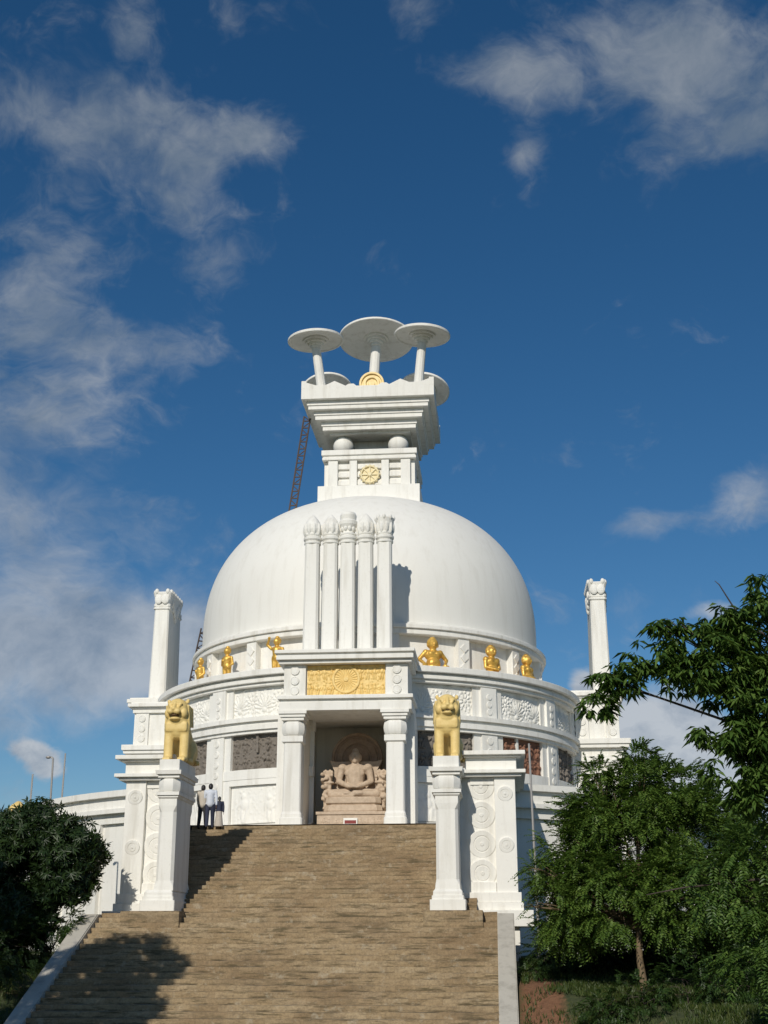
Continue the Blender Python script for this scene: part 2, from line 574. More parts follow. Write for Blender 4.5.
SKIRT = mat('cream_printed_cloth', plain((0.60, 0.54, 0.47), 0.85, 0, .35, 22))
SHOE = mat('black_leather', plain((0.02, 0.018, 0.016), 0.4))


def ground_mat(t):
    geo = t.n('ShaderNodeNewGeometry').outputs['Position']
    sp = t.n('ShaderNodeSeparateXYZ', i0=geo).outputs
    n = t.noise(geo, 0.5, 7, 0.62)
    f = t.noise(geo, 7, 6, 0.7)
    grass = t.ramp(f, [(0.3, (0.028, 0.042, 0.014)), (0.7, (0.075, 0.088, 0.030))])
    soil = t.ramp(f, [(0.3, (0.15, 0.068, 0.034)), (0.75, (0.27, 0.135, 0.068))])
    # bare red earth trodden along the kerb
    dx = t.math('DIVIDE', t.math('ABSOLUTE', t.math('SUBTRACT', sp[0], t.math('ADD', 6.95, t.math('MULTIPLY', f, .5)))), 0.62)
    m = t.math('SUBTRACT', t.math('ADD', 1.05, t.math('MULTIPLY', n, 0.7)), dx, clamp=True)
    yr = t.n('ShaderNodeMapRange', Value=sp[1], i1=40.3, i2=38.8).outputs[0]
    m = t.math('MULTIPLY', m, yr)
    p2 = t.n('ShaderNodeMapRange', Value=n, i1=0.56, i2=0.68).outputs[0]
    c = t.mix(t.math('MULTIPLY', p2, 0.6), grass, soil)
    c = t.mix(t.n('ShaderNodeMapRange', Value=m, i1=0.3, i2=0.7).outputs[0], c, soil)
    bp = t.n('ShaderNodeBump', Strength=0.8, Distance=0.08, Height=t.math('ADD', f, n))
    return t.n('ShaderNodeBsdfPrincipled', Base__Color=c, Roughness=0.95, Normal=bp.outputs[0]).outputs[0]


GROUND = mat('earth_and_grass', ground_mat)


# ------------------------------------------------------------------ ground
def sst(a, b, x):
    t = max(0.0, min(1.0, (x - a) / (b - a)))
    return t * t * (3 - 2 * t)


def gz(x, y):
    rise = -0.35 + 0.75 * sst(26, 36, y) + 0.95 * sst(34, 45, y) + 0.5 * sst(44, 60, y)
    k = sst(6.25, 6.62, abs(x + 0.15)) if y > 30 else 1.0
    low = -0.40
    z = low + (rise - low) * k
    if y > 30:
        kt = -0.375 + (y - 35.6) * 0.462
        z = min(z, kt - 0.10 + max(0.0, abs(x + .15) - 6.85) * 0.40) if y < 41 else z
    far = sqrt(x * x + (y - 60) ** 2)
    return z - 6.0 * sst(60, 400, far) + 0.05 * sin(x * 1.7 + y * .6) * cos(y * 1.3 - x * .4)


xs = sorted(set([-3000, -1500, -700, -350, -200, -120, -80, -60, -45] + [round(-34 + i * 0.5, 2) for i in range(137)] + [-6.95, -6.85, -6.7, -6.4, 6.05, 6.2, 6.35, 6.56, 6.7] + [45, 60, 80, 120, 200, 350, 700, 1500, 3000]))
ys = sorted(set([-3000, -1500, -700, -300, -150, -80, -50, -30, -15] + [round(-5 + i * 0.6, 2) for i in range(100)] + [60, 70, 85, 100, 130, 200, 350, 700, 1500, 3000, 5000]))
gv = np.array([(x, y, gz(x, y)) for y in ys for x in xs])
nx = len(xs)
gf = np.array([(j * nx + i, j * nx + i + 1, (j + 1) * nx + i + 1, (j + 1) * nx + i) for j in range(len(ys) - 1) for i in range(nx - 1)])
g = obj_me('ground', np_mesh('ground', gv, gf), GROUND, smooth=True)
tag(g, kind='structure')

# ------------------------------------------------------------------ stairway
FLOOR = 6.13                      # level of the terrace floor
st = thing('stone_stairway', (0, 36, -0.4), 'broad flight of brown stone steps climbing to the white dome', 'stairs')
st.location = (0, 0, 0)
b = B()
z = -0.375
y = 35.6
outline = [(35.6, -0.9)]
k = 0
while z < FLOOR - 1e-3 - RISER * 0.5:
    outline.append((y, z + 0.0))
    z += RISER
    jitter = rnd.uniform(-.012, .012)
    outline.append((y + jitter, z))
    on_landing = z > 2.70 and z - RISER <= 2.70
    y += 0.95 if on_landing else (0.342 if z < 2.8 else 0.312)
    k += 1
TOPY = y
outline.append((TOPY + 0.4, z))
outline.append((TOPY + 0.4, -0.9))
# build flight in two widths: the lower part between the kerbs, the upper between the gate pylons
low = [p for p in outline if p[1] <= 2.93]


def extrude_x(bm, pts, x0, x1, seg=1):
    n = len(pts)
    rows = []
    for k_ in range(seg + 1):
        xx = x0 + (x1 - x0) * k_ / seg
        j = 0.0 if seg == 1 else 1.0          # worn, slightly uneven stone edges
        rows.append([bm.verts.new((xx, yy + j * rnd.uniform(-.016, .016), zz + j * rnd.uniform(-.013, .009) * (zz > -.8))) for yy, zz in pts])
    for A_, C_ in zip(rows, rows[1:]):
        for i in range(n):
            bm.faces.new((A_[i], A_[(i + 1) % n], C_[(i + 1) % n], C_[i]))
    bm.faces.new(rows[0][::-1])
    bm.faces.new(rows[-1])


lowpts = [p for p in outline if p[1] <= 2.80 + .02 or p[0] <= 36]
lastlow = max(i for i, p in enumerate(outline) if 2.70 < p[1] < 2.80 + RISER * .2)
zs = [p[1] for p in outline]
iland = next(i for i, p in enumerate(outline) if p[1] > 2.70)       # landing height index
zl = outline[iland][1]
yl = outline[iland][0]
lowp = outline[:iland + 1] + [(outline[iland + 1][0] - .004, zl), (outline[iland + 1][0] - .004, -0.9)]
upp = [(yl + 0.93, -0.9)] + [p for p in outline[iland + 1:]]
upp = [(outline[iland + 1][0], -0.9)] + [p for p in outline[iland + 1:]]
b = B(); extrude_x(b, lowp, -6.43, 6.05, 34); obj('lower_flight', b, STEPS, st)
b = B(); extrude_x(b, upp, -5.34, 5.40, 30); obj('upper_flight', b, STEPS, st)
for sx, x0, x1 in ((-1, -6.98, -6.43), (1, 6.05, 6.56)):
    b = B()
    # sloping kerb, its top a hand above the steps
    y0, y1 = 35.0, yl - 0.35
    sl_ = (zl - (-0.375)) / (yl - 35.6)
    z0 = -0.375 + (y0 - 35.6) * sl_ + 0.12
    z1 = z0 + (y1 - y0) * sl_
    pts = [(y0, z0), (y1, z1), (y1 + 0.5, z1), (y1 + 0.5, -1.0), (y0, -1.0)]
    extrude_x(b, pts, x0, x1)
    bmesh.ops.bevel(b, geom=[e for e in b.edges if e.calc_length() > 3], offset=0.03, segments=2, affect='EDGES')
    obj('side_kerb', b, KERB, st)
# stone blocks the lion pillars stand on
for x0, x1 in ((-5.62, -3.75), (3.80, 5.62)):
    b = B()
    box(b, x0, x1, yl - 0.75, yl + 0.6, 1.5, zl + 0.035, 0.03)
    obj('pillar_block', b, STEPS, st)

# ------------------------------------------------------------------ terrace
CY = 62.8
TR = 15.6
TA = math.asin(6.2 / TR)
te = thing('terrace', (0, CY, 1.5), 'curved white terrace wall with moulded parapet running round the dome', 'terrace')
te.location = (0, 0, 0)
b = B()
N = 64
pts = [(TR * sin(TA + (2 * pi - 2 * TA) * i / N), CY - TR * cos(TA + (2 * pi - 2 * TA) * i / N)) for i in range(N + 1)]
pts = pts + [(-6.2, TOPY + .02), (6.2, TOPY + .02)]
vs = [b.verts.new((x, yy, FLOOR)) for x, yy in pts]
b.faces.new(vs)
obj('paving', b, KERB, te)
b = B()
lathe(b, [(TR, 0.2), (TR, 6.35)], 0, CY, 120, TA, 2 * pi - TA)
obj('wall', b, WHITE, te, True)
b = B()
for r0, r1, z0, z1 in ((TR - .3, TR + .42, 7.17, 7.40), (TR - .22, TR + .22, 6.72, 7.17), (TR - .3, TR + .40, 6.56, 6.72), (TR - .2, TR + .16, 6.2, 6.56)):
    arc_block(b, 0, CY, r0, r1, z0, z1, TA, 2 * pi - TA, 120)
obj('parapet', b, WHITE, te)
for i in range(1, 17):
    for s in (-1, 1):
        a = s * (TA + radians(4 + (i - 1) * 9.3))
        if i == 1:
            continue
        b = B()
        arc_block(b, 0, CY, TR - .1, TR + .16, 0.2, 6.2, a - radians(1.6), a + radians(1.6), 2)
        for kz in range(5 if i > 1 else 0):
            zc = 1.6 + kz * 0.95
            R_ = Matrix.Rotation(a, 4, 'Z')
            disc(b, Vector(((TR + .15) * sin(a), CY - (TR + .15) * cos(a), zc)), 0.25, 0.03, rot=R_, n=20, plain=True)
        obj('pilaster', b, WHITE, te)
        a2 = a + s * radians(4.65)
        b = B()
        arc_block(b, 0, CY, TR - .1, TR + .07, 0.9, 5.6, a2 - radians(2.3), a2 + radians(2.3), 3)
        for kz in range(3 if i > 1 else 0):
            R_ = Matrix.Rotation(a2, 4, 'Z')
            disc(b, Vector(((TR + .06) * sin(a2), CY - (TR + .06) * cos(a2), 1.8 + kz * 1.4)), 0.38, 0.03, rot=R_, n=24, plain=True)
        obj('panel', b, WHITE, te)


# ------------------------------------------------------------------ relief carving
def relief(nx_, nz_, W, H, seed, rows=1, per=0.5, depth=0.06, wheel=False, style='figures'):
    """height field of a carved frieze: rows of figures, leafy ground, optional wheel"""
    r = np.random.RandomState(seed)
    X, Z = np.meshgrid(np.linspace(0, W, nx_), np.linspace(0, H, nz_))
    h = np.zeros_like(X)

    def blob(cx, cz, rx, rz, a, hh):
        nonlocal h
        dx, dz = X - cx, Z - cz
        u = (dx * cos(a) + dz * sin(a)) / rx
        v = (-dx * sin(a) + dz * cos(a)) / rz
        q = 1 - (u * u + v * v)
        h = np.maximum(h, hh * np.sqrt(np.clip(q, 0, 1)))
    RH = H / rows
    if style == 'scroll':
        # rosettes alternating with fan-shaped palmettes, tied by a wavy stem
        nn = 4
        h = np.maximum(h, depth * .6 * np.clip(1 - np.abs(Z - H * (.5 + .32 * np.sin(X / W * nn * 2 * pi))) / .035, 0, 1))
        for i in range(nn):
            cx, cz = (i + .5) * W / nn + r.uniform(-.03, .03), H * r.uniform(.46, .54)
            if i % 2 == seed % 2:
                blob(cx, cz, .08, .08, 0, depth)
                for q in range(9):
                    a = q * 2 * pi / 9
                    blob(cx + cos(a) * .19, cz + sin(a) * .19, .10, .045, a, depth * .9)
                for q in range(12):
                    a = q * 2 * pi / 12
                    blob(cx + cos(a) * .36, cz + sin(a) * .36, .07, .05, a, depth * .75)
            else:
                for q in range(9):
                    a = pi / 2 + (q - 4) * .36
                    blob(cx + cos(a) * .30, cz - .28 + sin(a) * .36, .27, .042, a, depth * .9)
                blob(cx, cz - .34, .12, .10, 0, depth)
                for sg in (-1, 1):
                    blob(cx + sg * .30, cz - .40, .13, .045, sg * .5, depth * .8)
            for q in range(4):
                blob(cx + r.uniform(-.3, .3), H * r.choice([.07, .93]), .10, .04, r.uniform(-.6, .6), depth * .7)
    for row in range(rows if style == 'figures' else 0):
        z0 = row * RH
        n = max(2, int(W / per))
        for i in range(n):
            cx = (i + .5) * W / n + r.uniform(-.12, .12) * per
            fh = RH * r.uniform(.72, .92)
            lean = r.uniform(-.25, .25)
            hh = depth * r.uniform(.6, 1)
            blob(cx + lean * fh * .35, z0 + fh * .88, fh * .10, fh * .115, 0, hh)
            blob(cx + lean * fh * .2, z0 + fh * .62, fh * .15, fh * .20, -lean, hh)
            blob(cx - fh * .08, z0 + fh * .25, fh * .075, fh * .27, r.uniform(-.2, .2), hh * .9)
            blob(cx + fh * .09, z0 + fh * .25, fh * .075, fh * .27, r.uniform(-.35, .35), hh * .9)
            blob(cx - fh * .20, z0 + fh * .62, fh * .05, fh * .20, r.uniform(-.9, .9), hh * .8)
            blob(cx + fh * .21, z0 + fh * .60, fh * .05, fh * .20, r.uniform(-.9, .9), hh * .8)
    for i in range(int(W * H * (26 if style == 'figures' else 0))):
        blob(r.uniform(0, W), r.uniform(0, H), r.uniform(.03, .07), r.uniform(.02, .05), r.uniform(0, 3), depth * r.uniform(.2, .55))
    for row in range(0 if rows > 1 else rows):
        blob(W / 2, row * RH, W, .035, 0, depth * .6)
    if wheel:
        cx, cz, R = W / 2, H * .53, H * .46
        d = np.hypot(X - cx, Z - cz)
        a = np.arctan2(Z - cz, X - cx)
        ins = d < R
        h = np.where(ins, depth * .35, h)
        sp = (np.cos(a * 24) > .2) & (d < R * .82) & (d > R * .2)
        h = np.where(sp, depth * .8, h)
        h = np.where((d > R * .82) & ins, depth * 1.25, h)
        h = np.where(d < R * .18, depth * 1.2, h)
    edge = np.minimum(np.minimum(X, W - X) / (W / nx_), np.minimum(Z, H - Z) / (H / nz_))
    return h * np.clip(edge / 1.2, 0, 1)


def relief_mesh(name, hgt, fn):
    nz_, nx_ = hgt.shape
    V = np.array([fn(i / (nx_ - 1), j / (nz_ - 1), hgt[j, i]) for j in range(nz_) for i in range(nx_)])
    F_ = np.array([(j * nx_ + i, j * nx_ + i + 1, (j + 1) * nx_ + i + 1, (j + 1) * nx_ + i) for j in range(nz_ - 1) for i in range(nx_ - 1)])
    return np_mesh(name, V, F_)


# ------------------------------------------------------------------ stupa
su = thing('stupa', (0, CY, 6.13), 'great white domed stupa with stepped crown, stone umbrellas and carved drum', 'stupa')
su.location = (0, 0, 0)

# dome
b = B()
R0, ZC, H_, NE = 8.2, 16.0, 7.0, 2.3
prof = [(R0 - .05, 14.6), (R0, 14.95)]
prof += [(R0, 14.95 + (ZC - 14.95) * i / 4) for i in range(1, 4)]
for i in range(41):
    t = i / 40 * pi / 2
    prof.append((R0 * max(cos(t), 0) ** (2 / NE), ZC + H_ * sin(t) ** (2 / NE)))
lathe(b, prof, 0, CY, 128)
obj('dome', b, DOMEW, su, True)
# lipped ring under the dome
b = B()
for r0, r1, z0, z1 in ((7.6, 8.42, 15.00, 15.12), (7.6, 8.62, 14.82, 15.00), (7.6, 8.52, 14.58, 14.82)):
    lathe(b, [(r0, z0), (r1, z0), (r1 + .015, z0 + .02), (r1 + .015, z1 - .02), (r1, z1), (r0, z1)], 0, CY, 128)
obj('dome_ring', b, WHITE, su)
b = B()
lathe(b, [(8.12, 12.3), (8.12, 14.62)], 0, CY, 128)
gw = obj('gallery_wall', b, WHITE, su, True)
for i in range(16):
    a = radians(12.45 + 22.5 * i)
    b = B()
    arc_block(b, 0, CY, 8.0, 8.45, 12.3, 14.58, a - radians(1.9), a + radians(1.9), 3)
    for kz in range(3):
        R_ = Matrix.Rotation(a, 4, 'Z') @ Matrix.Rotation(pi / 4, 4, 'Y')
        bb = B(); box(bb, -.15, .15, -.05, .04, -.15, .15, .015)
        bmesh.ops.transform(bb, matrix=Matrix.Translation((8.45 * sin(a), CY - 8.45 * cos(a), 13.3 + kz * .42)) @ R_, verts=bb.verts)
        merge(b, bb)
    obj('gallery_pilaster', b, WHITE, gw)

# drum: core wall with a gap for the shrine niche
NA = radians(9.6)
b = B()
lathe(b, [(9.6, FLOOR), (9.6, 12.4)], 0, CY, 120, NA + .012, 2 * pi - NA + .03)
dw = obj('drum_wall', b, WHITE, su, True)
b = B()
arc_block(b, 0, CY, 9.5, 9.88, FLOOR, 6.5, NA + .012, 2 * pi - NA + .03, 120)
arc_block(b, 0, CY, 9.5, 9.82, 8.36, 8.76, NA + .012, 2 * pi - NA + .03, 120)
obj('plinth_band', b, WHITE, dw)


def ring(z0, z1, r, name='cornice_band', full=False):
    q = B()
    a0, a1 = (0, 2 * pi) if full else (NA + .012, 2 * pi - NA + .03)
    if full:
        lathe(q, [(7.9, z0), (r - .02, z0), (r, z0 + .02), (r, z1 - .02), (r - .02, z1), (7.9, z1)], 0, CY, 160)
    else:
        arc_block(q, 0, CY, 9.4, r, z0, z1, a0, a1, 140)
    return q


b = ring(10.22, 10.36, 9.92)
for z0, z1, r in ((10.362, 10.58, 10.02), (10.582, 10.70, 9.96), (10.702, 10.88, 10.10)):
    merge(b, ring(z0, z1, r))
obj('lower_cornice', b, WHITE, su)
b = ring(12.20, 12.34, 9.90, full=True)
for z0, z1, r in ((12.342, 12.52, 10.02), (12.522, 12.60, 9.97), (12.602, 12.86, 10.18)):
    merge(b, ring(z0, z1, r, full=True))
obj('upper_cornice', b, WHITE, su)

for i in range(-7, 8):
    a = radians(24 * i + 12.6)
    if i in (-1, 0):
        continue
    b = B()
    arc_block(b, 0, CY, 9.55, 9.86, 6.5, 10.22, a - radians(2.3), a + radians(2.3), 3)
    arc_block(b, 0, CY, 9.55, 9.86, 10.88, 12.20, a - radians(2.3), a + radians(2.3), 3)
    R_ = Matrix.Rotation(a, 4, 'Z')
    for kz in list(range(8)):
        disc(b, Vector((9.85 * sin(a), CY - 9.85 * cos(a), 6.85 + kz * .44)), 0.15, 0.045, rot=R_, n=16)
    for kz in range(3):
        disc(b, Vector((9.85 * sin(a), CY - 9.85 * cos(a), 11.15 + kz * .32)), 0.13, 0.045, rot=R_, n=16)
    obj('pilaster', b, WHITE, dw)
for i in range(-5, 6):
    if i == 0:
        continue
    a = radians(24 * i + .6)
    hw = radians(7.6)

    def cyl(r, hw_=None, a=a):
        hw2 = hw_ if hw_ else hw
        return lambda u, v, h, z0, z1: ((r + h) * sin(a + (2 * u - 1) * hw2), CY - (r + h) * cos(a + (2 * u - 1) * hw2), z0 + v * (z1 - z0))
    # white frieze
    hg = relief(110, 56, 2.56, 1.25, 40 + i, 1, .62, .065, style='scroll')
    f1 = cyl(9.63)
    obj_me('white_frieze', relief_mesh('white_frieze', hg, lambda u, v, h: f1(u, v, h, 10.89, 12.19)), WHITE, dw, True)
    # dark stone relief, split by a narrow post
    dm = REDREL if i == 2 else GREYREL
    for s in (-1, 1):
        b = B()
        arc_block(b, 0, CY, 9.55, 9.78, 8.76, 10.22, a + s * hw, a + s * (hw + radians(2.05)), 2)
        obj('panel_surround', b, WHITE, dw)
    hg = relief(130, 70, 2.56, 1.44, 80 + i, 2, .46, .17)
    o_ = obj_me('dark_relief', relief_mesh('dark_relief', hg, lambda u, v, h: f1(u, v, h, 8.77, 10.21)), dm, dw, True)
    if i == 2:
        o_['label'] = 'red brown carved stone panel'
    b = B()
    arc_block(b, 0, CY, 9.6, 9.75, 9.45 if i != 2 else 8.77, 10.21, a + radians(.4) - .006 - (0.05 if i == 2 else 0), a + radians(.4) + .006 - (0.05 if i == 2 else 0), 1)
    obj('panel_mullion', b, dm if i != 2 else WHITE, dw)
    # lower carved panel in a raised frame
    f2 = cyl(9.66, radians(7.4))
    hg = relief(60, 40, 2.5, 1.45, 120 + i, 1, 1.1, .07)
    obj_me('low_panel', relief_mesh('low_panel', hg, lambda u, v, h: f2(u, v, h, 6.58, 8.10)), WHITE, dw, True)
    for s in (-1, 1):
        b = B()
        arc_block(b, 0, CY, 9.55, 9.79, 6.50, 8.36, a + s * radians(7.6), a + s * radians(9.65), 2)
        obj('low_panel_frame', b, WHITE, dw)
        b = B()
        arc_block(b, 0, CY, 9.55, 9.74, 10.88, 12.20, a + s * hw, a + s * radians(9.7), 2)
        obj('frieze_frame', b, WHITE, dw)
    b = B()
    arc_block(b, 0, CY, 9.55, 9.8, 8.12, 8.358, a - radians(7.6), a + radians(7.6), 6)
    obj('panel_lintel', b, WHITE, dw)

# ---- shrine portal
PX, PY = 0.26, 50.75
po = B()
NX0, NX1, NB = -1.50, 2.02, 55.2
nb = B()
for x0, x1 in ((NX0 - .2, NX0), (NX1, NX1 + .2)):
    box(nb, x0, x1, PY + .9, NB, FLOOR, 10.62, 0)
box(nb, NX0 - .2, NX1 + .2, NB, NB + .2, FLOOR, 10.62, 0)
box(nb, NX0 - .2, NX1 + .2, PY + 1.0, NB + .2, 10.62, 10.8, 0)
obj('niche', nb, SHADE_W, su)
for x0, x1 in ((NX0 - 1.1, NX0 - .203), (NX1 + .203, NX1 + .9)):
    pb = B()
    box(pb, x0, x1, PY + .95, 53.8, FLOOR, 10.6, .02)
    obj('portal_side_wall', pb, WHITE, su)
for cx in (-1.83, 2.21):
    b = B()
    loft(b, cx, PY + .36, [(FLOOR, .44, .44), (6.46, .44, .44), (6.50, .40, .40), (6.62, .40, .40), (6.72, .355, .355), (9.36, .345, .345)], .05)
    pl = obj('portal_pillar', b, WHITE, su)
    b = B()
    loft(b, cx, PY + .36, [(9.36, .36, .36), (9.40, .42, .42), (9.62, .42, .42), (9.64, .36, .36)])
    loft(b, cx, PY + .36, rbulb(9.62, 10.24, .32, 10, .135))
    loft(b, cx, PY + .36, [(10.22, .36, .36), (10.24, .44, .44), (10.36, .44, .44), (10.362, .50, .50), (10.48, .50, .50), (10.482, .56, .56), (10.60, .56, .56)])
    obj('capital', b, WHITE, pl)
b = B()
box(b, -2.38, 2.88, PY - .14, PY + 2.6, 10.602, 10.95, .02)
box(b, -2.34, 2.84, PY - .08, PY + 2.6, 10.952, 11.05, .0)
box(b, -2.44, 2.94, PY - .22, PY + 2.6, 11.052, 11.20, .02)
obj('portal_beam', b, WHITE, su)
b = B()
for cx in (-1.79, 2.29):
    box(b, cx - .44, cx + .44, PY, PY + 2.6, 11.202, 12.46, .02)
    for kz in range(3):
        disc(b, Vector((cx, PY - .005, 11.42 + kz * .40)), .18, .05, n=20)
box(b, -1.36, 1.86, PY + .16, PY + 2.6, 11.202, 12.46, 0)
obj('frieze_block', b, WHITE, su)
hg = relief(220, 86, 3.10, 1.22, 5, 2, .27, .055, True)
gp = obj_me('gold_panel', relief_mesh('gold_panel', hg, lambda u, v, h: (-1.31 + u * 3.12, PY + .13 - h, 11.22 + v * 1.23)), PANELGOLD, su, True)
gp['label'] = 'gold painted carved panel with spoked wheel'
b = B()
box(b, -2.42, 2.90, PY - .25, PY + 2.7, 12.462, 12.60, .02)
box(b, -2.50, 2.98, PY - .40, PY + 2.7, 12.602, 12.78, .02)
box(b, -2.46, 2.94, PY - .34, PY + 2.7, 12.782, 12.85, .0)
box(b, -2.56, 3.03, PY - .46, PY + 2.7, 12.852, 12.99, .02)
obj('portal_cornice', b, WHITE, su)

# ---- harmika
HX = 0.17


def sq(bm, z0, z1, h, bev=.03, cx=HX, cy=CY):
    box(bm, cx - h, cx + h, cy - h, cy + h, z0, z1, bev)


b = B(); sq(b, 21.6, 23.48, 2.54); obj('harmika_plinth', b, WHITE, su)
b = B(); sq(b, 23.482, 24.92, 2.02, 0); hb = obj('harmika_box', b, WHITE, su)
for rot in range(4):
    M = Matrix.Translation((HX, CY, 0)) @ Matrix.Rotation(rot * pi / 2, 4, 'Z')
    b = B()
    for cx in (-2.03, -.80, .80, 2.03):
        hw = .24 if abs(cx) > 1 else .19
        c2 = cx - .21 * (1 if cx > 0 else -1) if abs(cx) > 1 else cx
        box(b, c2 - hw, c2 + hw, -2.28, -2.0, 23.49, 24.915, .02)
    for kz in range(3):
        for cx in (-1.31, 1.31, 0):
            w_ = .34 if cx else .62
            box(b, cx - w_, cx + w_, -2.15, -2.0, 23.62 + kz * .43, 23.90 + kz * .43, .06)
    bmesh.ops.transform(b, matrix=M, verts=b.verts)
    obj('railing_relief', b, WHITE, hb)
    b = B()
    R = .48
    lathe(b, [(R * .80, 0), (R * .80, .09), (R * .86, .12), (R * .95, .12), (R, .08), (R, 0)], 0, 0, 32)
    lathe(b, [(0, .14), (.09, .14), (.12, .1), (.12, 0)], 0, 0, 16)
    for q in range(8):
        bb = B(); box(bb, .08, R * .84, -.032, .032, 0, .09, .008)
        bmesh.ops.transform(bb, matrix=Matrix.Rotation(q * pi / 4, 4, 'Z'), verts=bb.verts)
        merge(b, bb)
    bb = B(); lathe(bb, [(0, 0), (0, .03), (R * .8, .03), (R * .8, 0)], 0, 0, 24); merge(b, bb)
    for q in range(16):
        ball(b, (R * 1.02 * cos(q * pi / 8), R * 1.02 * sin(q * pi / 8), .04), .05, seg=8)
    bmesh.ops.transform(b, matrix=M @ Matrix.Translation((0.03, -2.17, 24.14)) @ Matrix.Rotation(pi / 2, 4, 'X'), verts=b.verts)
    obj('wheel_emblem', b, CREAMGOLD, hb)
b = B()
sq(b, 24.922, 25.06, 2.36); sq(b, 25.062, 25.44, 2.32, .03)
box(b, HX - 2.40, HX + 2.40, CY - 2.40, CY + 2.40, 25.16, 25.44, .03)
obj('harmika_cap', b, WHITE, su)
for sx in (-1, 1):
    for sy in (-1, 1):
        b = B()
        ball(b, (HX + sx * 1.40, CY + sy * 1.45, 25.96), (.52, .52, .56), seg=28)
        obj('bulb_pillar', b, WHITE, su, True)
b = B()
sq(b, 25.442, 26.40, .95, 0)
obj('crown_core', b, WHITE, su)
b = B()
steps_ = [(26.40, 26.52, 2.05), (26.522, 26.74, 2.36), (26.742, 26.98, 2.42), (26.982, 27.20, 2.70), (27.202, 27.42, 2.76), (27.422, 27.62, 3.02), (27.622, 27.86, 3.08), (27.862, 28.42, 3.34)]
for i, (z0, z1, h) in enumerate(steps_):
    sq(b, z0, z1, h, .015)
obj('crown', b, WHITE, su)
for rot in range(4):
    b = B()
    prof_ = [(-3.34, 28.42), (-3.34, 28.84), (-3.2, 28.80), (-2.62, 28.60), (-2.1, 28.60), (-1.66, 28.80), (-1.1, 28.52), (-.95, 28.62), (-.7, 28.62), (-.55, 28.50),
             (.55, 28.50), (.7, 28.62), (.95, 28.62), (1.1, 28.52), (1.66, 28.80), (2.1, 28.60), (2.62, 28.60), (3.2, 28.80), (3.34, 28.84), (3.34, 28.42)]
    A = [b.verts.new((x, -3.335, z)) for x, z in prof_]
    C = [b.verts.new((x, -3.10, z)) for x, z in prof_]
    n = len(prof_)
    for i in range(n):
        b.faces.new((A[i], A[(i + 1) % n], C[(i + 1) % n], C[i]))
    b.faces.new(A); b.faces.new(C[::-1])
    bmesh.ops.transform(b, matrix=Matrix.Translation((HX, CY, 0)) @ Matrix.Rotation(rot * pi / 2, 4, 'Z') @ Matrix.Translation((0, 0.004 * rot, 0.003 * rot)), verts=b.verts)
    obj('crown_parapet', b, WHITE, su)
b = B()
lathe(b, [(0, .12), (.16, .12), (.18, .05), (.26, .05), (.30, .14), (.40, .14), (.42, .06), (.50, .06), (.52, .15), (.62, .15), (.64, .08), (.64, -.08), (0, -.08)], 0, 0, 40)
bmesh.ops.transform(b, matrix=Matrix.Translation((0.36, CY - 2.96, 28.72)) @ Matrix.Rotation(pi / 2, 4, 'X'), verts=b.verts)
obj('crown_wheel', b, WHEELGOLD, su, False)


def umb(base, top, R, lean, r0=.25, r1=.22):
    base, top = Vector(base), Vector(top)
    b = B()
    tube(b, base, top - Vector((0, 0, .3)), r0, r1, 12)
    um = obj('umbrella', b, WHITE, su)
    b = B()
    prof_ = [(0, .30), (R * .3, .28), (R * .6, .20), (R * .85, .09), (R * .98, 0.0), (R, -.03), (R, -.13), (R * .985, -.15), (R * .94, -.15), (R * .90, -.10),
             (.68, -.04), (.66, -.14), (.54, -.14), (.52, -.25), (.41, -.25), (.39, -.38), (.29, -.38), (.27, -.52), (0, -.52)]
    lathe(b, prof_, 0, 0, 56)
    lv = Vector((lean[0], lean[1], 1)).normalized()
    Mx = Matrix.Translation(top) @ Vector((0, 0, 1)).rotation_difference(lv).to_matrix().to_4x4()
    bmesh.ops.transform(b, matrix=Mx, verts=b.verts)
    c = obj('canopy', b, WHITE, um)
    for p in c.data.polygons:
        p.use_smooth = False
    return um


umb((HX - 2.35, CY - 2.6, 28.3), (HX - 2.74, CY - 2.8, 31.42), 1.43, (-.05, -.05))
umb((HX + 2.48, CY - 2.6, 28.3), (HX + 2.76, CY - 2.8, 31.48), 1.43, (.05, -.05))
umb((0.05, CY, 28.3), (0.30, CY, 32.70), 2.0, (0, .17), .30, .26)
umb((HX - 2.3, CY + 2.6, 28.3), (HX - 2.92, CY + 3.1, 31.25), 1.40, (-.12, .34))
umb((HX + 2.3, CY + 2.6, 28.3), (HX + 2.52, CY + 3.1, 31.05), 1.40, (.12, .34))

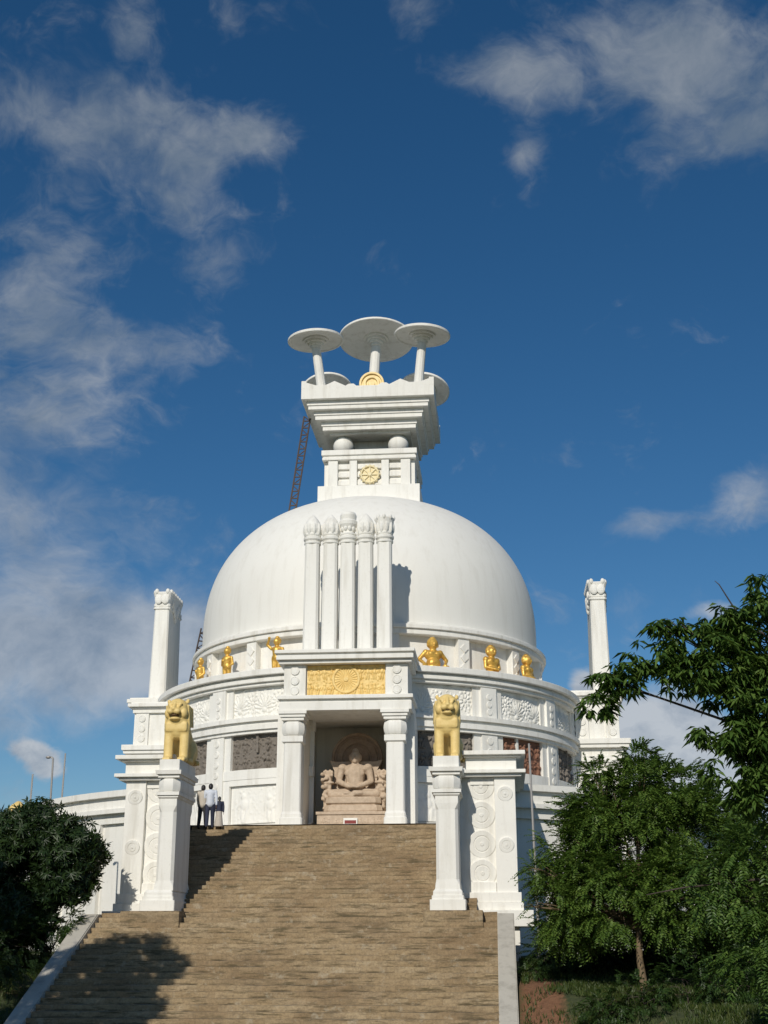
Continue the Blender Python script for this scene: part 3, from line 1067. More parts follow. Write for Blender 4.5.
# ------------------------------------------------------------------ five pillars on the portal roof
LAB5 = ['leftmost white lotus bud pillar above the shrine porch', 'second white lotus bud pillar from the left above the porch',
        'middle white pillar with round bulb capital above the porch', 'fourth white lotus bud pillar from the left above the porch',
        'rightmost white pillar on the porch roof, with crowned top and long shadow on the dome']
for i, cx in enumerate((-1.42, -.64, 0.10, 0.86, 1.66)):
    t_ = thing('ornamental_pillar', (cx, 52.45, 13.02), LAB5[i], 'pillar', 'five pillars on the porch roof')
    b = B()
    loft(b, 0, 0, [(0, .36, .36), (.22, .36, .36), (.26, .32, .32), (4.95, .295, .295)], .09)
    obj('shaft', b, WHITE, t_)
    b = B()
    q = [(0, 4.95), (.33, 4.95), (.36, 4.98), (.36, 5.06), (.33, 5.08), (.36, 5.12), (.39, 5.16), (.39, 5.26), (.35, 5.28), (.33, 5.30), (.36, 5.34), (.36, 5.40)]
    if i == 2:
        q += [(.26, 5.44), (.25, 5.58), (.31, 5.66), (.38, 5.80), (.39, 5.95), (.33, 6.02), (.34, 6.06), (.36, 6.22), (.3, 6.34), (.12, 6.42), (0, 6.44)]
    elif i == 4:
        q += [(.33, 5.44), (.36, 5.62), (.38, 5.86), (.41, 6.04), (.34, 6.06), (.30, 5.98), (0, 5.98)]
    else:
        q += [(.34, 5.44), (.385, 5.62), (.36, 5.82), (.27, 6.02), (.14, 6.20), (.0, 6.34)]
    lathe(b, q, 0, 0, 24)
    for k in range(10):      # petals
        a = 2 * pi * k / 10
        r = .34 if i != 2 else .27
        ball(b, (r * cos(a), r * sin(a), 5.62), (.085, .085, .26 if i != 2 else .12), seg=8)
    if i == 4:
        for k in range(8):
            a = 2 * pi * k / 8
            ball(b, (.37 * cos(a), .37 * sin(a), 6.06), (.08, .08, .12), seg=8)
    obj('capital', b, WHITE, t_)

# ------------------------------------------------------------------ side column pylons (left and right of the drum)
for s in (-1, 1):
    cx = s * 11.1 + .05
    t_ = thing('column_pylon', (cx, 63.4, FLOOR), 'tall white column on a moulded block at the %s side of the drum' % ('left' if s < 0 else 'right, leaf-veiled'), 'pylon', 'column pylons beside the drum')
    x0, x1 = (-.30, 1.7) if s < 0 else (-1.3, .74)
    y0, y1 = -1.6, 1.9
    b = B()
    box(b, x0 - .05, x1 + .05, y0 - .05, y1, 0, .5, .03)
    box(b, x0, x1, y0, y1, .5, 6.85, .03)
    pb = obj('block', b, WHITE, t_)
    b = B()
    for xa in (x0, x1 - .62):
        box(b, xa, xa + .62, y0 - .1, y0 + .1, .5, 3.5, .02)
        box(b, xa, xa + .62, y0 - .1, y0 + .1, 4.9, 6.6, .02)
        for kz in range(3):
            disc(b, Vector((xa + .31, y0 - .1, 5.2 + kz * .5)), .18, .05, n=18)
        for kz in range(4):
            disc(b, Vector((xa + .31, y0 - .1, .9 + kz * .7)), .24, .05, n=18)
        loft(b, xa + .31, y0, [(3.48, .31, .14), (3.50, .36, .2), (3.62, .36, .2), (3.63, .42, .26), (3.76, .42, .26), (3.77, .48, .32), (3.9, .48, .32)])
    obj('pilaster', b, WHITE, pb)
    b = B()
    for z0, z1, e in ((3.9, 4.1, .22), (4.102, 4.45, .12), (4.452, 4.62, .38), (4.622, 4.86, .46), (6.6, 6.8, .16), (6.802, 6.9, .22), (6.902, 7.08, .36), (7.082, 7.16, .24)):
        box(b, x0 - e, x1 + e, y0 - e, y1 + e * .5, z0, z1, .015)
    obj('cornice', b, WHITE, pb)
    if s < 0:
        q0, q1, r0, r1, f = -10.12 - cx, -7.9 - cx, -5.7, -1.7, .864
        b = B()
        box(b, q0, q1, r0, r1, 0, 6.85 * f, .03)
        for xa in (q0, q1 - .6):
            box(b, xa, xa + .6, r0 - .09, r0 + .1, .5, 3.5 * f, .02)
            box(b, xa, xa + .6, r0 - .09, r0 + .1, 4.9 * f, 6.6 * f, .02)
            for kz in range(3):
                disc(b, Vector((xa + .3, r0 - .09, 4.55 + kz * .45)), .16, .04, n=18)
        for z0, z1, e in ((3.9, 4.1, .22), (4.102, 4.45, .12), (4.452, 4.62, .38), (4.622, 4.86, .46), (6.6, 6.8, .14), (6.802, 6.9, .20), (6.902, 7.08, .34), (7.082, 7.16, .22)):
            box(b, q0 - e, q1 + e, r0 - e, r1, z0 * f, z1 * f, .015)
        obj('buttress', b, WHITE, t_)
    ccx = (-10.62 if s < 0 else 11.30) - cx
    b = B()
    loft(b, ccx, .75, [(7.16, .48, 1.4), (7.35, .48, 1.4), (7.40, .43, 1.32), (11.9, .37, 1.25)], .07)
    cl = obj('column', b, WHITE, t_)
    b = B()
    loft(b, ccx, .75, [(11.9, .39, 1.27), (11.94, .43, 1.31), (12.02, .43, 1.31), (12.04, .38, 1.27), (12.08, .42, 1.30), (12.2, .42, 1.30), (12.22, .37, 1.26), (12.5, .40, 1.28), (12.78, .46, 1.36), (12.82, .44, 1.34)], .08)
    for k in range(2):
        for yy in (-.55, 2.05):
            ball(b, (ccx + (k - .5) * .56, yy, 12.84), (.11, .12, .15), seg=10)
        ball(b, (ccx + (k - .5) * .34, -.60, 12.42), (.20, .08, .26), seg=10)
    for k in range(6):
        for xx in (-.40, .40):
            ball(b, (ccx + xx, -.3 + k * .42, 12.84), (.11, .15, .16), seg=10)
    # carved brackets on the long faces
    for xx in (-.42, .42):
        for k in range(7):
            ball(b, (ccx + xx, .1 + .2 * k, 12.3 - .18 * (3 - abs(3 - k)) * 1.2), (.09, .14, .2), seg=8)
    obj('capital', b, WHITE, cl)

# ------------------------------------------------------------------ gate pylons beside the stairs
for s in (-1, 1):
    off = 0.0 if s > 0 else .33
    t_ = thing('gate_pylon', (s * 5.9, 43.9, 2.3), 'white moulded gate pylon with relief discs on the %s of the stairs' % ('left' if s < 0 else 'right'), 'pylon', 'gate pylons beside the stairs')
    t_.location = (0, 0, 0)

    def bx(b, xa, xb, y0, y1, z0, z1, bev=.02):
        xa, xb = (xa, xb) if s > 0 else (-xb + off, -xa + off)
        box(b, xa, xb, y0, y1, z0, z1, bev)
    YF = 43.95
    IN = 5.32 if s > 0 else 6.0
    b = B()
    bx(b, IN, 6.72, YF + .12, TOPY + .5, 0.8, 7.10)
    bx(b, 4.72 if s > 0 else 5.0, IN + .02, YF + .122, YF + .9, 2.0, 7.098)
    bx(b, 4.66 if s > 0 else 5.0, IN + .04, YF - .215, YF + .88, 1.8, 3.097)
    if s < 0:
        bx(b, 5.66, 6.1, YF - .80, YF - .1, 1.8, 3.094)
    bx(b, 4.70 if s > 0 else 5.0, IN + .04, YF - .135, YF + .86, 3.099, 3.412)
    bx(b, 6.05, 6.74, YF - .06, YF + .6, 3.40, 7.09)
    bx(b, 5.25, 6.04, YF + .02, YF + .2, 3.40, 3.75)
    bx(b, 5.25, 6.04, YF + .02, YF + .2, 6.85, 7.09)
    wl = obj('wall', b, WHITE, t_)
    b = B()
    bx(b, IN - .2, 6.90, YF - .22, TOPY + .3, 2.86, 3.10)
    bx(b, IN - .14, 6.84, YF - .14, TOPY + .3, 3.102, 3.416)
    bx(b, 5.42, 7.20, YF - .42, YF + 2.2, 2.36, 2.858)
    bx(b, IN - .02, 6.75, YF - .2, TOPY, 0.5, 2.36)
    obj('stepped_base', b, WHITE, t_)
    b = B()
    for z0, z1, e in ((7.10, 7.20, .22), (7.202, 7.32, .36), (7.322, 7.74, .06), (7.742, 7.80, .22), (7.802, 7.94, .36)):
        bx(b, IN - .2 - e * .3, 6.74 + e, YF - e, TOPY + .2, z0, z1)
        if s < 0:
            bx(b, 5.12 - e * .3, IN - .16 - e * .3, YF - e, YF + 1.0, z0, z1)
    obj('cornice', b, WHITE, t_)
    b = B()
    for kz in range(4):
        disc(b, Vector((s * 5.60 + off, YF + .10, 4.02 + kz * .93)), .45, .035, n=40, rot=Matrix.Rotation(radians(6), 4, 'X'), plain=True)
    obj('large_disc_relief', b, WHITE, wl)
    for zc in (4.9, 6.55):
        b = B()
        disc(b, Vector((s * 6.40 + off, YF - .07, zc)), .25, .035, n=28, rot=Matrix.Rotation(radians(9), 4, 'X'), plain=True)
        obj('small_disc_relief', b, WHITE, wl)

# ------------------------------------------------------------------ lion pillars
PEDZ = zl + 0.035
for s, cx in ((-1, -4.66), (1, 4.53)):
    t_ = thing('lion_pillar', (cx, yl + .4, PEDZ), 'white moulded pillar carrying the golden lion on the %s of the stairs' % ('left' if s < 0 else 'right'), 'pillar', 'lion pillars')
    t_.location = (cx, 43.35, PEDZ)
    hh = 7.58 - PEDZ
    D = 0.72
    wx, ox = (.80, .14) if s < 0 else (1.0, 0.0)
    b = B()
    loft(b, 0, 0, [(0, .56, .56 + D), (.34, .56, .56 + D)], .02)
    loft(b, 0, 0, [(.342, .50, .50 + D), (.46, .50, .50 + D), (.465, .46, .46 + D), (.58, .46, .46 + D), (.66, .40, .40 + D)], .02)
    obj('base', b, WHITE, t_)
    def loftw(bm, secs, c=0.0):
        loft(bm, ox, 0, [(q_[0], q_[1] * wx, *q_[2:]) for q_ in secs], c)
    b = B()
    loftw(b, [(.64, .40, .40 + D, .012), (.78, .385, .385 + D, .012), (.95, .36, .36 + D, .09), (3.1, .35, .35 + D, .09), (3.3, .37, .37 + D, .012), (hh - 1.26, .37, .37 + D, .012)])
    obj('shaft', b, WHITE, t_)
    b = B()
    q = hh - 1.26
    loftw(b, [(q, .38, .38 + D), (q + .04, .42, .42 + D), (q + .1, .42, .42 + D), (q + .102, .47, .47 + D), (q + .21, .47, .47 + D), (q + .22, .38, .38 + D)])
    loftw(b, rbulb(q + .21, q + .66, .37, 10, .08, D))
    loftw(b, [(q + .65, .38, .38 + D), (q + .67, .44, .44 + D), (q + .77, .44, .44 + D), (q + .772, .52, .52 + D), (q + .90, .54, .54 + D), (q + .902, .48, .48 + D)])
    loftw(b, [(q + .902, .42, .42 + D), (hh, .42, .42 + D)], .015)
    obj('capital', b, WHITE, t_)


# ------------------------------------------------------------------ golden lions
def lion_fill(mouth, turn):
    def f(bm):
        for s in (-1, 1):
            capsule(bm, (s * .275, -.50, .14), (s * .28, -.44, 1.0), .165, .175)
            ball(bm, (s * .265, -.60, .10), (.165, .24, .11))
            for k in (-1, 0, 1):
                ball(bm, (s * .265 + k * .095, -.80, .075), (.055, .09, .075), seg=10)
            ball(bm, (s * .31, .62, .46), (.22, .50, .45))
            ball(bm, (s * .37, .10, .10), (.13, .30, .10))
            capsule(bm, (s * .34, .45, .55), (s * .37, .15, .16), .2, .12)
            ball(bm, (s * .26, -.42, 1.12), (.21, .24, .32))
        ball(bm, (0, -.34, 1.16), (.45, .36, .40))
        box(bm, -.40, .40, -.70, -.2, 1.0, 1.36, .10)
        capsule(bm, (0, -.15, 1.2), (0, .72, .52), .38, .44)
        ball(bm, (0, -.40, 1.42), (.42, .36, .32))
        hm = Matrix.Translation((0, -.3, 1.7)) @ Matrix.Rotation(turn, 4, 'Z') @ Matrix.Translation((0, .3, -1.7))
        b2 = bmesh.new()
        ball(b2, (0, -.50, 1.78), (.385, .36, .37), seg=20)
        ball(b2, (0, -.36, 1.66), (.44, .26, .44), seg=20)
        ball(b2, (0, -.30, 1.42), (.46, .30, .34), seg=20)
        ball(b2, (0, -.78, 1.70), (.21, .22, .15))
        for s in (-1, 1):
            ball(b2, (s * .12, -.93, 1.655), (.125, .11, .10))
            ball(b2, (s * .27, -.62, 1.63), (.15, .18, .19))
            for k in range(5):
                capsule(b2, (s * (.40 + .012 * k), -.50 + .09 * k, 1.92 - .02 * k), (s * (.44 + .005 * k), -.44 + .09 * k, 1.22), .028, .034)
            ball(b2, (s * .165, -.80, 1.92), (.115, .07, .055))
            ball(b2, (s * .165, -.835, 1.845), (.058, .05, .042), seg=12)
            ball(b2, (s * .345, -.42, 2.06), (.07, .05, .085), seg=12)
        ball(b2, (0, -1.0, 1.74), (.085, .06, .055))
        capsule(b2, (0, -.80, 1.95), (0, -.97, 1.77), .07, .06)
        ball(b2, (0, -.74, 1.50 - mouth), (.20, .20, .075))
        ball(b2, (0, -.64, 1.46 - mouth * .5), (.26, .16, .10))
        bmesh.ops.transform(b2, matrix=hm, verts=b2.verts)
        merge(bm, b2)
    return f


def make_lion(loc, label, mouth, turn):
    t_ = thing('lion_statue', loc, label, 'statue', 'golden lions on the stair pillars')
    organic('body', lion_fill(mouth, turn), .024, LIONGOLD, t_, 3)
    M = Matrix.Translation((0, -.3, 1.7)) @ Matrix.Rotation(turn, 4, 'Z') @ Matrix.Translation((0, .3, -1.7))
    b = B()      # dark mouth slot between the lips
    ball(b, (0, -.80, 1.565 - mouth * .4), (.165, .155, .028 + mouth * .3), seg=14)
    bmesh.ops.transform(b, matrix=M, verts=b.verts)
    obj('mouth', b, mat('lion_mouth_dark', plain((0.10, 0.055, 0.02), .7)) if 'lion_mouth_dark' not in bpy.data.materials else bpy.data.materials['lion_mouth_dark'], t_, True)
    b = B()
    path_tube(b, [(0.1, 1.05, .2), (.35, 1.15, .12), (.52, .9, .10), (.55, .55, .10)], [.07, .065, .06, .075], 8)
    obj('tail', b, LIONGOLD, t_, True)
    return t_


make_lion((-4.54, 43.48, 7.585), 'golden lion with open mouth seated on the left stair pillar', .07, radians(-5)).scale = (.96, .86, 1.0)
make_lion((4.55, 43.48, 7.585), 'golden lion with nearly closed mouth seated on the right stair pillar', .0, radians(4)).scale = (.95, .86, 1.0)


# ------------------------------------------------------------------ gilded figures on the gallery ledge
def figure_fill(pose):
    def f(bm):
        if pose in ('stand', 'arm'):
            for s in (-1, 1):
                capsule(bm, (s * .10, 0, .08), (s * .11, 0, .85), .075, .12)
                ball(bm, (s * .10, -.07, .06), (.07, .14, .06))
            ball(bm, (0, 0, .92), (.23, .17, .18))
            capsule(bm, (0, 0, .95), (0, 0, 1.25), .16, .20)
            ball(bm, (0, 0, 1.32), (.26, .15, .13))
            capsule(bm, (0, 0, 1.38), (0, -.01, 1.52), .09)
            ball(bm, (0, -.02, 1.64), (.145, .155, .175))
            ball(bm, (0, .03, 1.67), (.165, .12, .18))
            ball(bm, (0, .01, 1.83), (.09, .09, .07))
            ball(bm, (0, -.155, 1.63), (.025, .03, .04), seg=8)
            capsule(bm, (.25, 0, 1.32), (.31, .02, 1.02), .07, .06)
            capsule(bm, (.31, .02, 1.02), (.22, -.14, .88), .058, .05)
            ball(bm, (.2, -.16, .86), .06, seg=10)
            if pose == 'stand':
                capsule(bm, (-.25, 0, 1.32), (-.30, .02, 1.02), .07, .06)
                capsule(bm, (-.30, .02, 1.02), (-.12, -.18, 1.16), .058, .05)
                ball(bm, (-.1, -.19, 1.18), .06, seg=10)
            else:
                capsule(bm, (-.25, 0, 1.34), (-.42, -.05, 1.52), .07, .06)
                capsule(bm, (-.42, -.05, 1.52), (-.30, -.14, 1.74), .058, .05)
                ball(bm, (-.29, -.15, 1.79), .065, seg=10)
            capsule(bm, (0, .06, .80), (.0, .09, .2), .13, .12)
        else:
            for s in (-1, 1):
                capsule(bm, (s * .14, -.05, .24), (s * .48, -.30, .30), .16, .13)
                capsule(bm, (s * .48, -.30, .28), (s * .10, -.42, .13), .12, .09)
                ball(bm, (s * .08, -.46, .10), (.12, .10, .07))
            ball(bm, (0, 0, .28), (.36, .30, .26))
            ball(bm, (0, -.04, .52), (.30, .25, .26))
            ball(bm, (0, 0, .86), (.37, .22, .24))
            for s in (-1, 1):
                ball(bm, (s * .30, 0, .96), .13)
                ball(bm, (s * .13, -.16, .90), (.12, .08, .09))
            capsule(bm, (0, 0, 1.0), (0, -.02, 1.18), .13)
            ball(bm, (0, -.03, 1.31), (.21, .21, .23))
            ball(bm, (0, .05, 1.34), (.24, .16, .24))
            ball(bm, (0, .02, 1.53), (.13, .13, .09))
            ball(bm, (0, -.245, 1.28), (.035, .04, .055), seg=8)
            for s in (-1, 1):
                ball(bm, (s * .08, -.215, 1.35), (.045, .03, .02), seg=8)
            ball(bm, (0, -.22, 1.20), (.06, .03, .02), seg=8)
            for s in (-1, 1):
                ball(bm, (s * .22, 0, 1.27), (.035, .05, .09), seg=8)
                if pose == 'akimbo':
                    capsule(bm, (s * .33, 0, .96), (s * .58, .02, .68), .095, .08)
                    capsule(bm, (s * .58, .02, .68), (s * .42, -.26, .44), .075, .06)
                    ball(bm, (s * .41, -.28, .42), (.08, .08, .06), seg=10)
                else:
                    capsule(bm, (s * .33, 0, .96), (s * .38, -.06, .62), .09, .075)
                    capsule(bm, (s * .38, -.06, .62), (s * .08, -.32, .52), .07, .055)
                    ball(bm, (s * .06, -.33, .52), (.07, .06, .05), seg=10)
    return f


GR = 8.9
STAT = [(-21.0, 'arm', 1.06, 'gilded standing figure with one arm raised beside the porch roof'),
        (-39.5, 'stand', 1.02, 'slim gilded standing figure on the ledge left of the porch'),
        (-54.6, 'stand', .95, 'gilded figure farthest left on the ledge'),
        (23.4, 'akimbo', 1.08, 'broad gilded seated figure with elbows out on the ledge right of the porch'),
        (42.5, 'sit', 1.06, 'gilded seated figure with hands joined on the ledge'),
        (58.5, 'sit', 1.04, 'gilded seated figure farthest right on the ledge')]
for a, pose, sc, lab in STAT:
    ar = radians(a)
    t_ = thing('gilded_figure', (GR * sin(ar), CY - GR * cos(ar), 12.66), lab, 'statue', 'gilded figures on the ledge under the dome', rz=ar * (1.0 if pose in ('akimbo', 'sit') else .8))
    t_.scale = (sc, sc, sc) if pose in ('akimbo', 'sit') else (1.0 * sc, sc, .94 * sc)
    organic('body', figure_fill(pose), .022, STATGOLD, t_, 2)
    b = B()
    lathe(b, [(0, 0), (.5, 0), (.5, .08), (.44, .10), (0, .10)], 0, -.1, 20)
    obj('plinth', b, STATGOLD, t_)

# ------------------------------------------------------------------ seated stone figure in the shrine
BX, BY = 0.36, 53.45
sh = thing('seated_stone_statue', (BX, BY, FLOOR), 'pink sandstone cross-legged figure on a carved throne inside the shrine porch', 'statue')
b = B()
box(b, -1.42, 1.36, -.98, .95, 0, .62, .03)
box(b, -1.46, 1.40, -1.03, .98, .622, .74, .02)
pd = obj('pedestal', b, SANDSTONE, sh)
hg = relief(120, 26, 2.5, .42, 31, 1, .24, .04)
obj_me('pedestal_carving', relief_mesh('pedestal_carving', hg, lambda u, v, h: (-1.26 + u * 2.5, -.985 - h, .12 + v * .44)), SANDSTONE, pd, True)
b = B()
box(b, -.34, .22, -1.09, -1.03, .22, .48, .008)
pq = obj('plaque', b, WHITE, pd)
b = B()
box(b, -.29, .17, -1.097, -1.088, .26, .39, 0)
obj('plaque_face', b, PLAQUE, pq)
b = B()
loft(b, 0, 0, [(.74, 1.16, .84), (.80, 1.18, .86), (1.0, 1.14, .82), (1.04, 1.06, .76), (1.10, 1.12, .84), (1.3, 1.10, .84), (1.34, 1.04, .80)], .2)
obj('cushion', b, SANDSTONE, sh, False)


def buddha(bm):
    zb = 1.30
    for s in (-1, 1):
        capsule(bm, (s * .25, -.10, zb + .20), (s * .92, -.35, zb + .20), .25, .19)
        capsule(bm, (s * .92, -.36, zb + .17), (s * .05, -.68, zb + .14 + .06 * s), .17, .11)
        ball(bm, (-s * .22, -.66, zb + .20), (.20, .11, .07))
        ball(bm, (s * .52, 0, zb + 1.28), (.19, .2, .17))
        capsule(bm, (s * .56, 0, zb + 1.26), (s * .66, -.06, zb + .72), .155, .13)
        capsule(bm, (s * .66, -.06, zb + .72), (s * .16, -.48, zb + .46), .125, .09)
        ball(bm, (s * .08, -.53, zb + .45), (.17, .12, .06))
        for k in range(4):
            capsule(bm, (s * .06, -.50 - k * .045, zb + .47), (-s * .10, -.50 - k * .045, zb + .48), .03, .025)
        capsule(bm, (s * .1, -.50, zb + .5), (s * .01, -.54, zb + .54), .03, .025)
        ball(bm, (s * .20, -.19, zb + 1.06), (.22, .12, .17))
        ball(bm, (s * .235, .02, zb + 1.70), (.035, .07, .14), seg=10)
        ball(bm, (s * .09, -.235, zb + 1.72), (.05, .025, .022), seg=10)
    ball(bm, (0, .02, zb + .30), (.55, .42, .32))
    capsule(bm, (0, .02, zb + .4), (0, .02, zb + 1.05), .36, .42)
    ball(bm, (0, .02, zb + 1.22), (.52, .27, .23))
    capsule(bm, (0, 0, zb + 1.35), (0, -.02, zb + 1.52), .15)
    ball(bm, (0, -.02, zb + 1.70), (.225, .25, .28), seg=20)
    ball(bm, (0, -.275, zb + 1.68), (.04, .05, .075), seg=10)
    ball(bm, (0, -.255, zb + 1.58), (.075, .03, .022), seg=10)
    ball(bm, (0, -.22, zb + 1.51), (.08, .06, .05), seg=10)
    ball(bm, (0, .06, zb + 1.97), (.14, .14, .12))


organic('body', buddha, .028, SANDSTONE, sh, 2)
b = B()
# throne back with pointed shoulder ends, and the halo slab
pts = [(-.88, 1.0), (-.88, 2.50), (-1.10, 2.93), (-.84, 2.86), (-.5, 2.86), (.5, 2.86), (.84, 2.86), (1.10, 2.93), (.88, 2.50), (.88, 1.0)]
A = [b.verts.new((x, .16, z)) for x, z in pts]
C = [b.verts.new((x, .62, z)) for x, z in pts]
for i in range(len(pts)):
    b.faces.new((A[i], A[(i + 1) % len(pts)], C[(i + 1) % len(pts)], C[i]))
b.faces.new(A); b.faces.new(C[::-1])
obj('throne_back', b, SANDSTONE, sh)
b = B()
lathe(b, [(0, .1), (.5, .1), (.52, .06), (.6, .06), (.62, .11), (.84, .11), (.86, .06), (.93, .06), (.95, .12), (1.06, .12), (1.08, 0), (0, 0)], 0, 0, 48)
bmesh.ops.transform(b, matrix=Matrix.Translation((0, .75, 3.05)) @ Matrix.Rotation(pi / 2, 4, 'X'), verts=b.verts)
obj('halo', b, HALO, sh)
for s in (-1, 1):
    def leafy(bm, s=s):
        r = random.Random(5 + s)
        for k in range(5):
            zc = .95 + k * .30
            box(bm, s * 1.10 - .16, s * 1.10 + .16, -.35, .1, zc - .16, zc + .12, .03)
            for q in range(4):
                ball(bm, (s * 1.10 + r.uniform(-.2, .2), -.42 + r.uniform(-.06, .1), zc + r.uniform(-.14, .14)), (r.uniform(.06, .11), .08, r.uniform(.06, .12)), seg=8)
        for q in range(5):
            ball(bm, (s * 1.10 + (q - 2) * .09, -.2, 2.36 + .05 * (q % 2)), (.055, .08, .11), seg=8)
        box(bm, s * 1.10 - .27, s * 1.10 + .27, -.42, .15, 1.92, 1.99, .01)
        box(bm, s * 1.10 - .24, s * 1.10 + .24, -.42, .15, 1.33, 1.39, .01)
    organic('throne_carving', leafy, .03, SANDSTONE, sh, 1)


# ------------------------------------------------------------------ people on the top steps
def person_body(stride, arm_sw, h=1.68, seed=0):
    k = h / 1.70

    def f(bm):
        def P(x, y, z): return (x * k, y * k, z * k)
        for s in (-1, 1):
            fy = s * stride
            capsule(bm, P(s * .095, 0, .90), P(s * .10, fy * .45 + .02, .48), .082 * k, .058 * k)
            capsule(bm, P(s * .10, fy * .45 + .02, .48), P(s * .10, fy, .09), .054 * k, .036 * k)
            ball(bm, P(s * .105, fy + .06, .045), (.042 * k, .125 * k, .045 * k), seg=10)
            ay = -s * arm_sw
            capsule(bm, P(s * .195, 0, 1.40), P(s * .235, ay * .4, 1.13), .047 * k, .038 * k)
            capsule(bm, P(s * .235, ay * .4, 1.13), P(s * .24, ay + .05, .88), .036 * k, .026 * k)
            ball(bm, P(s * .24, ay + .06, .815), (.018 * k, .036 * k, .05 * k), seg=10)
            for q, (dy, ln) in enumerate(((-.026, .06), (-.009, .075), (.009, .072), (.025, .058))):
                capsule(bm, P(s * .24, ay + .06 + dy, .785), P(s * .232, ay + .068 + dy, .785 - ln), .0095 * k, .008 * k)
            capsule(bm, P(s * .235, ay + .09, .83), P(s * .228, ay + .115, .775), .010 * k, .009 * k)
            ball(bm, P(s * .078, 0, 1.575), (.014 * k, .025 * k, .035 * k), seg=8)
        ball(bm, P(0, 0, .92), (.155 * k, .11 * k, .12 * k))
        capsule(bm, P(0, 0, .95), P(0, 0, 1.25), .115 * k, .13 * k)
        ball(bm, P(0, 0, 1.33), (.19 * k, .115 * k, .13 * k))
        capsule(bm, P(0, 0, 1.40), P(0, .01, 1.50), .052 * k)
        ball(bm, P(0, .015, 1.58), (.077 * k, .095 * k, .115 * k))
        ball(bm, P(0, .112, 1.57), (.014 * k, .022 * k, .025 * k), seg=8)
        ball(bm, P(0, .098, 1.525), (.025 * k, .012 * k, .010 * k), seg=8)
        for s in (-1, 1):
            ball(bm, P(s * .03, .10, 1.60), (.013 * k, .010 * k, .008 * k), seg=8)
    return f


def make_person(loc, rz, label, shirt, trousers, h, stride, arm, long_hair=False, skirt=None):
    t_ = thing('person', loc, label, 'person', rz=rz)
    k = h / 1.70

    def P(x, y, z): return (x * k, y * k, z * k)
    organic('body', person_body(stride, arm, h), .011, SKIN, t_, 2)

    def shirt_f(bm):
        ball(bm, P(0, 0, 1.33), (.215 * k, .142 * k, .14 * k))
        capsule(bm, P(0, 0, .93), P(0, 0, 1.26), .16 * k, .155 * k)
        ball(bm, P(0, 0, .93), (.185 * k, .14 * k, .11 * k))
        capsule(bm, P(0, 0, 1.40), P(0, 0, 1.46), .072 * k, .066 * k)
        for s in (-1, 1):
            ay = -s * arm
            capsule(bm, P(s * .19, 0, 1.40), P(s * .238, ay * .4, 1.13), .066 * k, .056 * k)
            capsule(bm, P(s * .238, ay * .4, 1.13), P(s * .242, ay + .04, .90), .054 * k, .043 * k)
    organic('shirt', shirt_f, .016, shirt, t_, 3)

    def tr_f(bm):
        ball(bm, P(0, 0, .90), (.178 * k, .132 * k, .115 * k))
        if skirt:
            tube(bm, P(0, 0, .95), P(0, 0, .10), .15 * k, .25 * k, 16)
        else:
            for s in (-1, 1):
                fy = s * stride
                capsule(bm, P(s * .095, 0, .88), P(s * .10, fy * .45 + .02, .48), .10 * k, .080 * k)
                capsule(bm, P(s * .10, fy * .45 + .02, .48), P(s * .10, fy, .10), .080 * k, .066 * k)
    organic('skirt' if skirt else 'trousers', tr_f, .016, skirt if skirt else trousers, t_, 3)

    def hair_f(bm):
        ball(bm, P(0, -.005, 1.605), (.088 * k, .098 * k, .105 * k))
        ball(bm, P(0, -.035, 1.56), (.083 * k, .072 * k, .10 * k))
        if long_hair:
            capsule(bm, P(0, -.06, 1.55), P(0, -.12, 1.25), .06 * k, .035 * k)
    organic('hair', hair_f, .013, HAIR, t_, 2)
    b = B()
    for s in (-1, 1):
        ball(b, P(s * .105, s * stride + .055, .05), (.05 * k, .14 * k, .05 * k), seg=12)
    obj('shoe', b, SHOE, t_, True)
    return t_


STEPZ = FLOOR - 0.02
make_person((-4.64, TOPY - .50, STEPZ - RISER), radians(8), 'man in pale shirt and dark trousers walking up the top step, seen from behind', SHIRT_W, NAVY, 1.66, .16, .12)
make_person((-4.94, TOPY - .42, STEPZ - RISER), radians(-12), 'man in beige shirt half hidden behind the left lion pillar', SHIRT_B, CHAR, 1.62, .12, .08)
make_person((-4.30, TOPY - .45, STEPZ - RISER), radians(15), 'small person in navy top and pale skirt beside the walking man', NAVY, NAVY, 1.18, .06, .05, True, SKIRT)


# ------------------------------------------------------------------ ladders, poles, finial
def lattice(p0, p1, w_, name, label, group, along=Vector((1, 0, 0))):
    t_ = thing(name, p0, label, 'ladder', group)
    p0, p1 = Vector(p0), Vector(p1)
    d = p1 - p0
    n = int(d.length / .38)
    side = along * (w_ / 2)
    b = B()
    for s in (-1, 1):
        tube(b, side * s, d + side * s, .045, n=6)
    obj('rail', b, RUST, t_)
    b = B()
    for i in range(n):
        a = d * ((i + .3) / n)
        c = d * ((i + 1.1) / n if i < n - 1 else 1)
        s = 1 if i % 2 else -1
        tube(b, a + side, a - side, .035, n=6)
        tube(b, a + side * s, c - side * s, .028, n=6)
    obj('rung', b, RUST, t_)
    return t_


lattice((-3.92, 62.0, 22.6), (-3.22, 62.0, 28.0), .34, 'lattice_ladder', 'rusty lattice ladder leaning from the dome up to the crown', 'iron ladders on the dome')
lattice((-9.95, 66.0, 12.7), (-8.75, 64.6, 17.4), .40, 'lattice_ladder', 'rusty lattice ladder low at the far left edge of the dome', 'iron ladders on the dome', Vector((.8, .6, 0)))


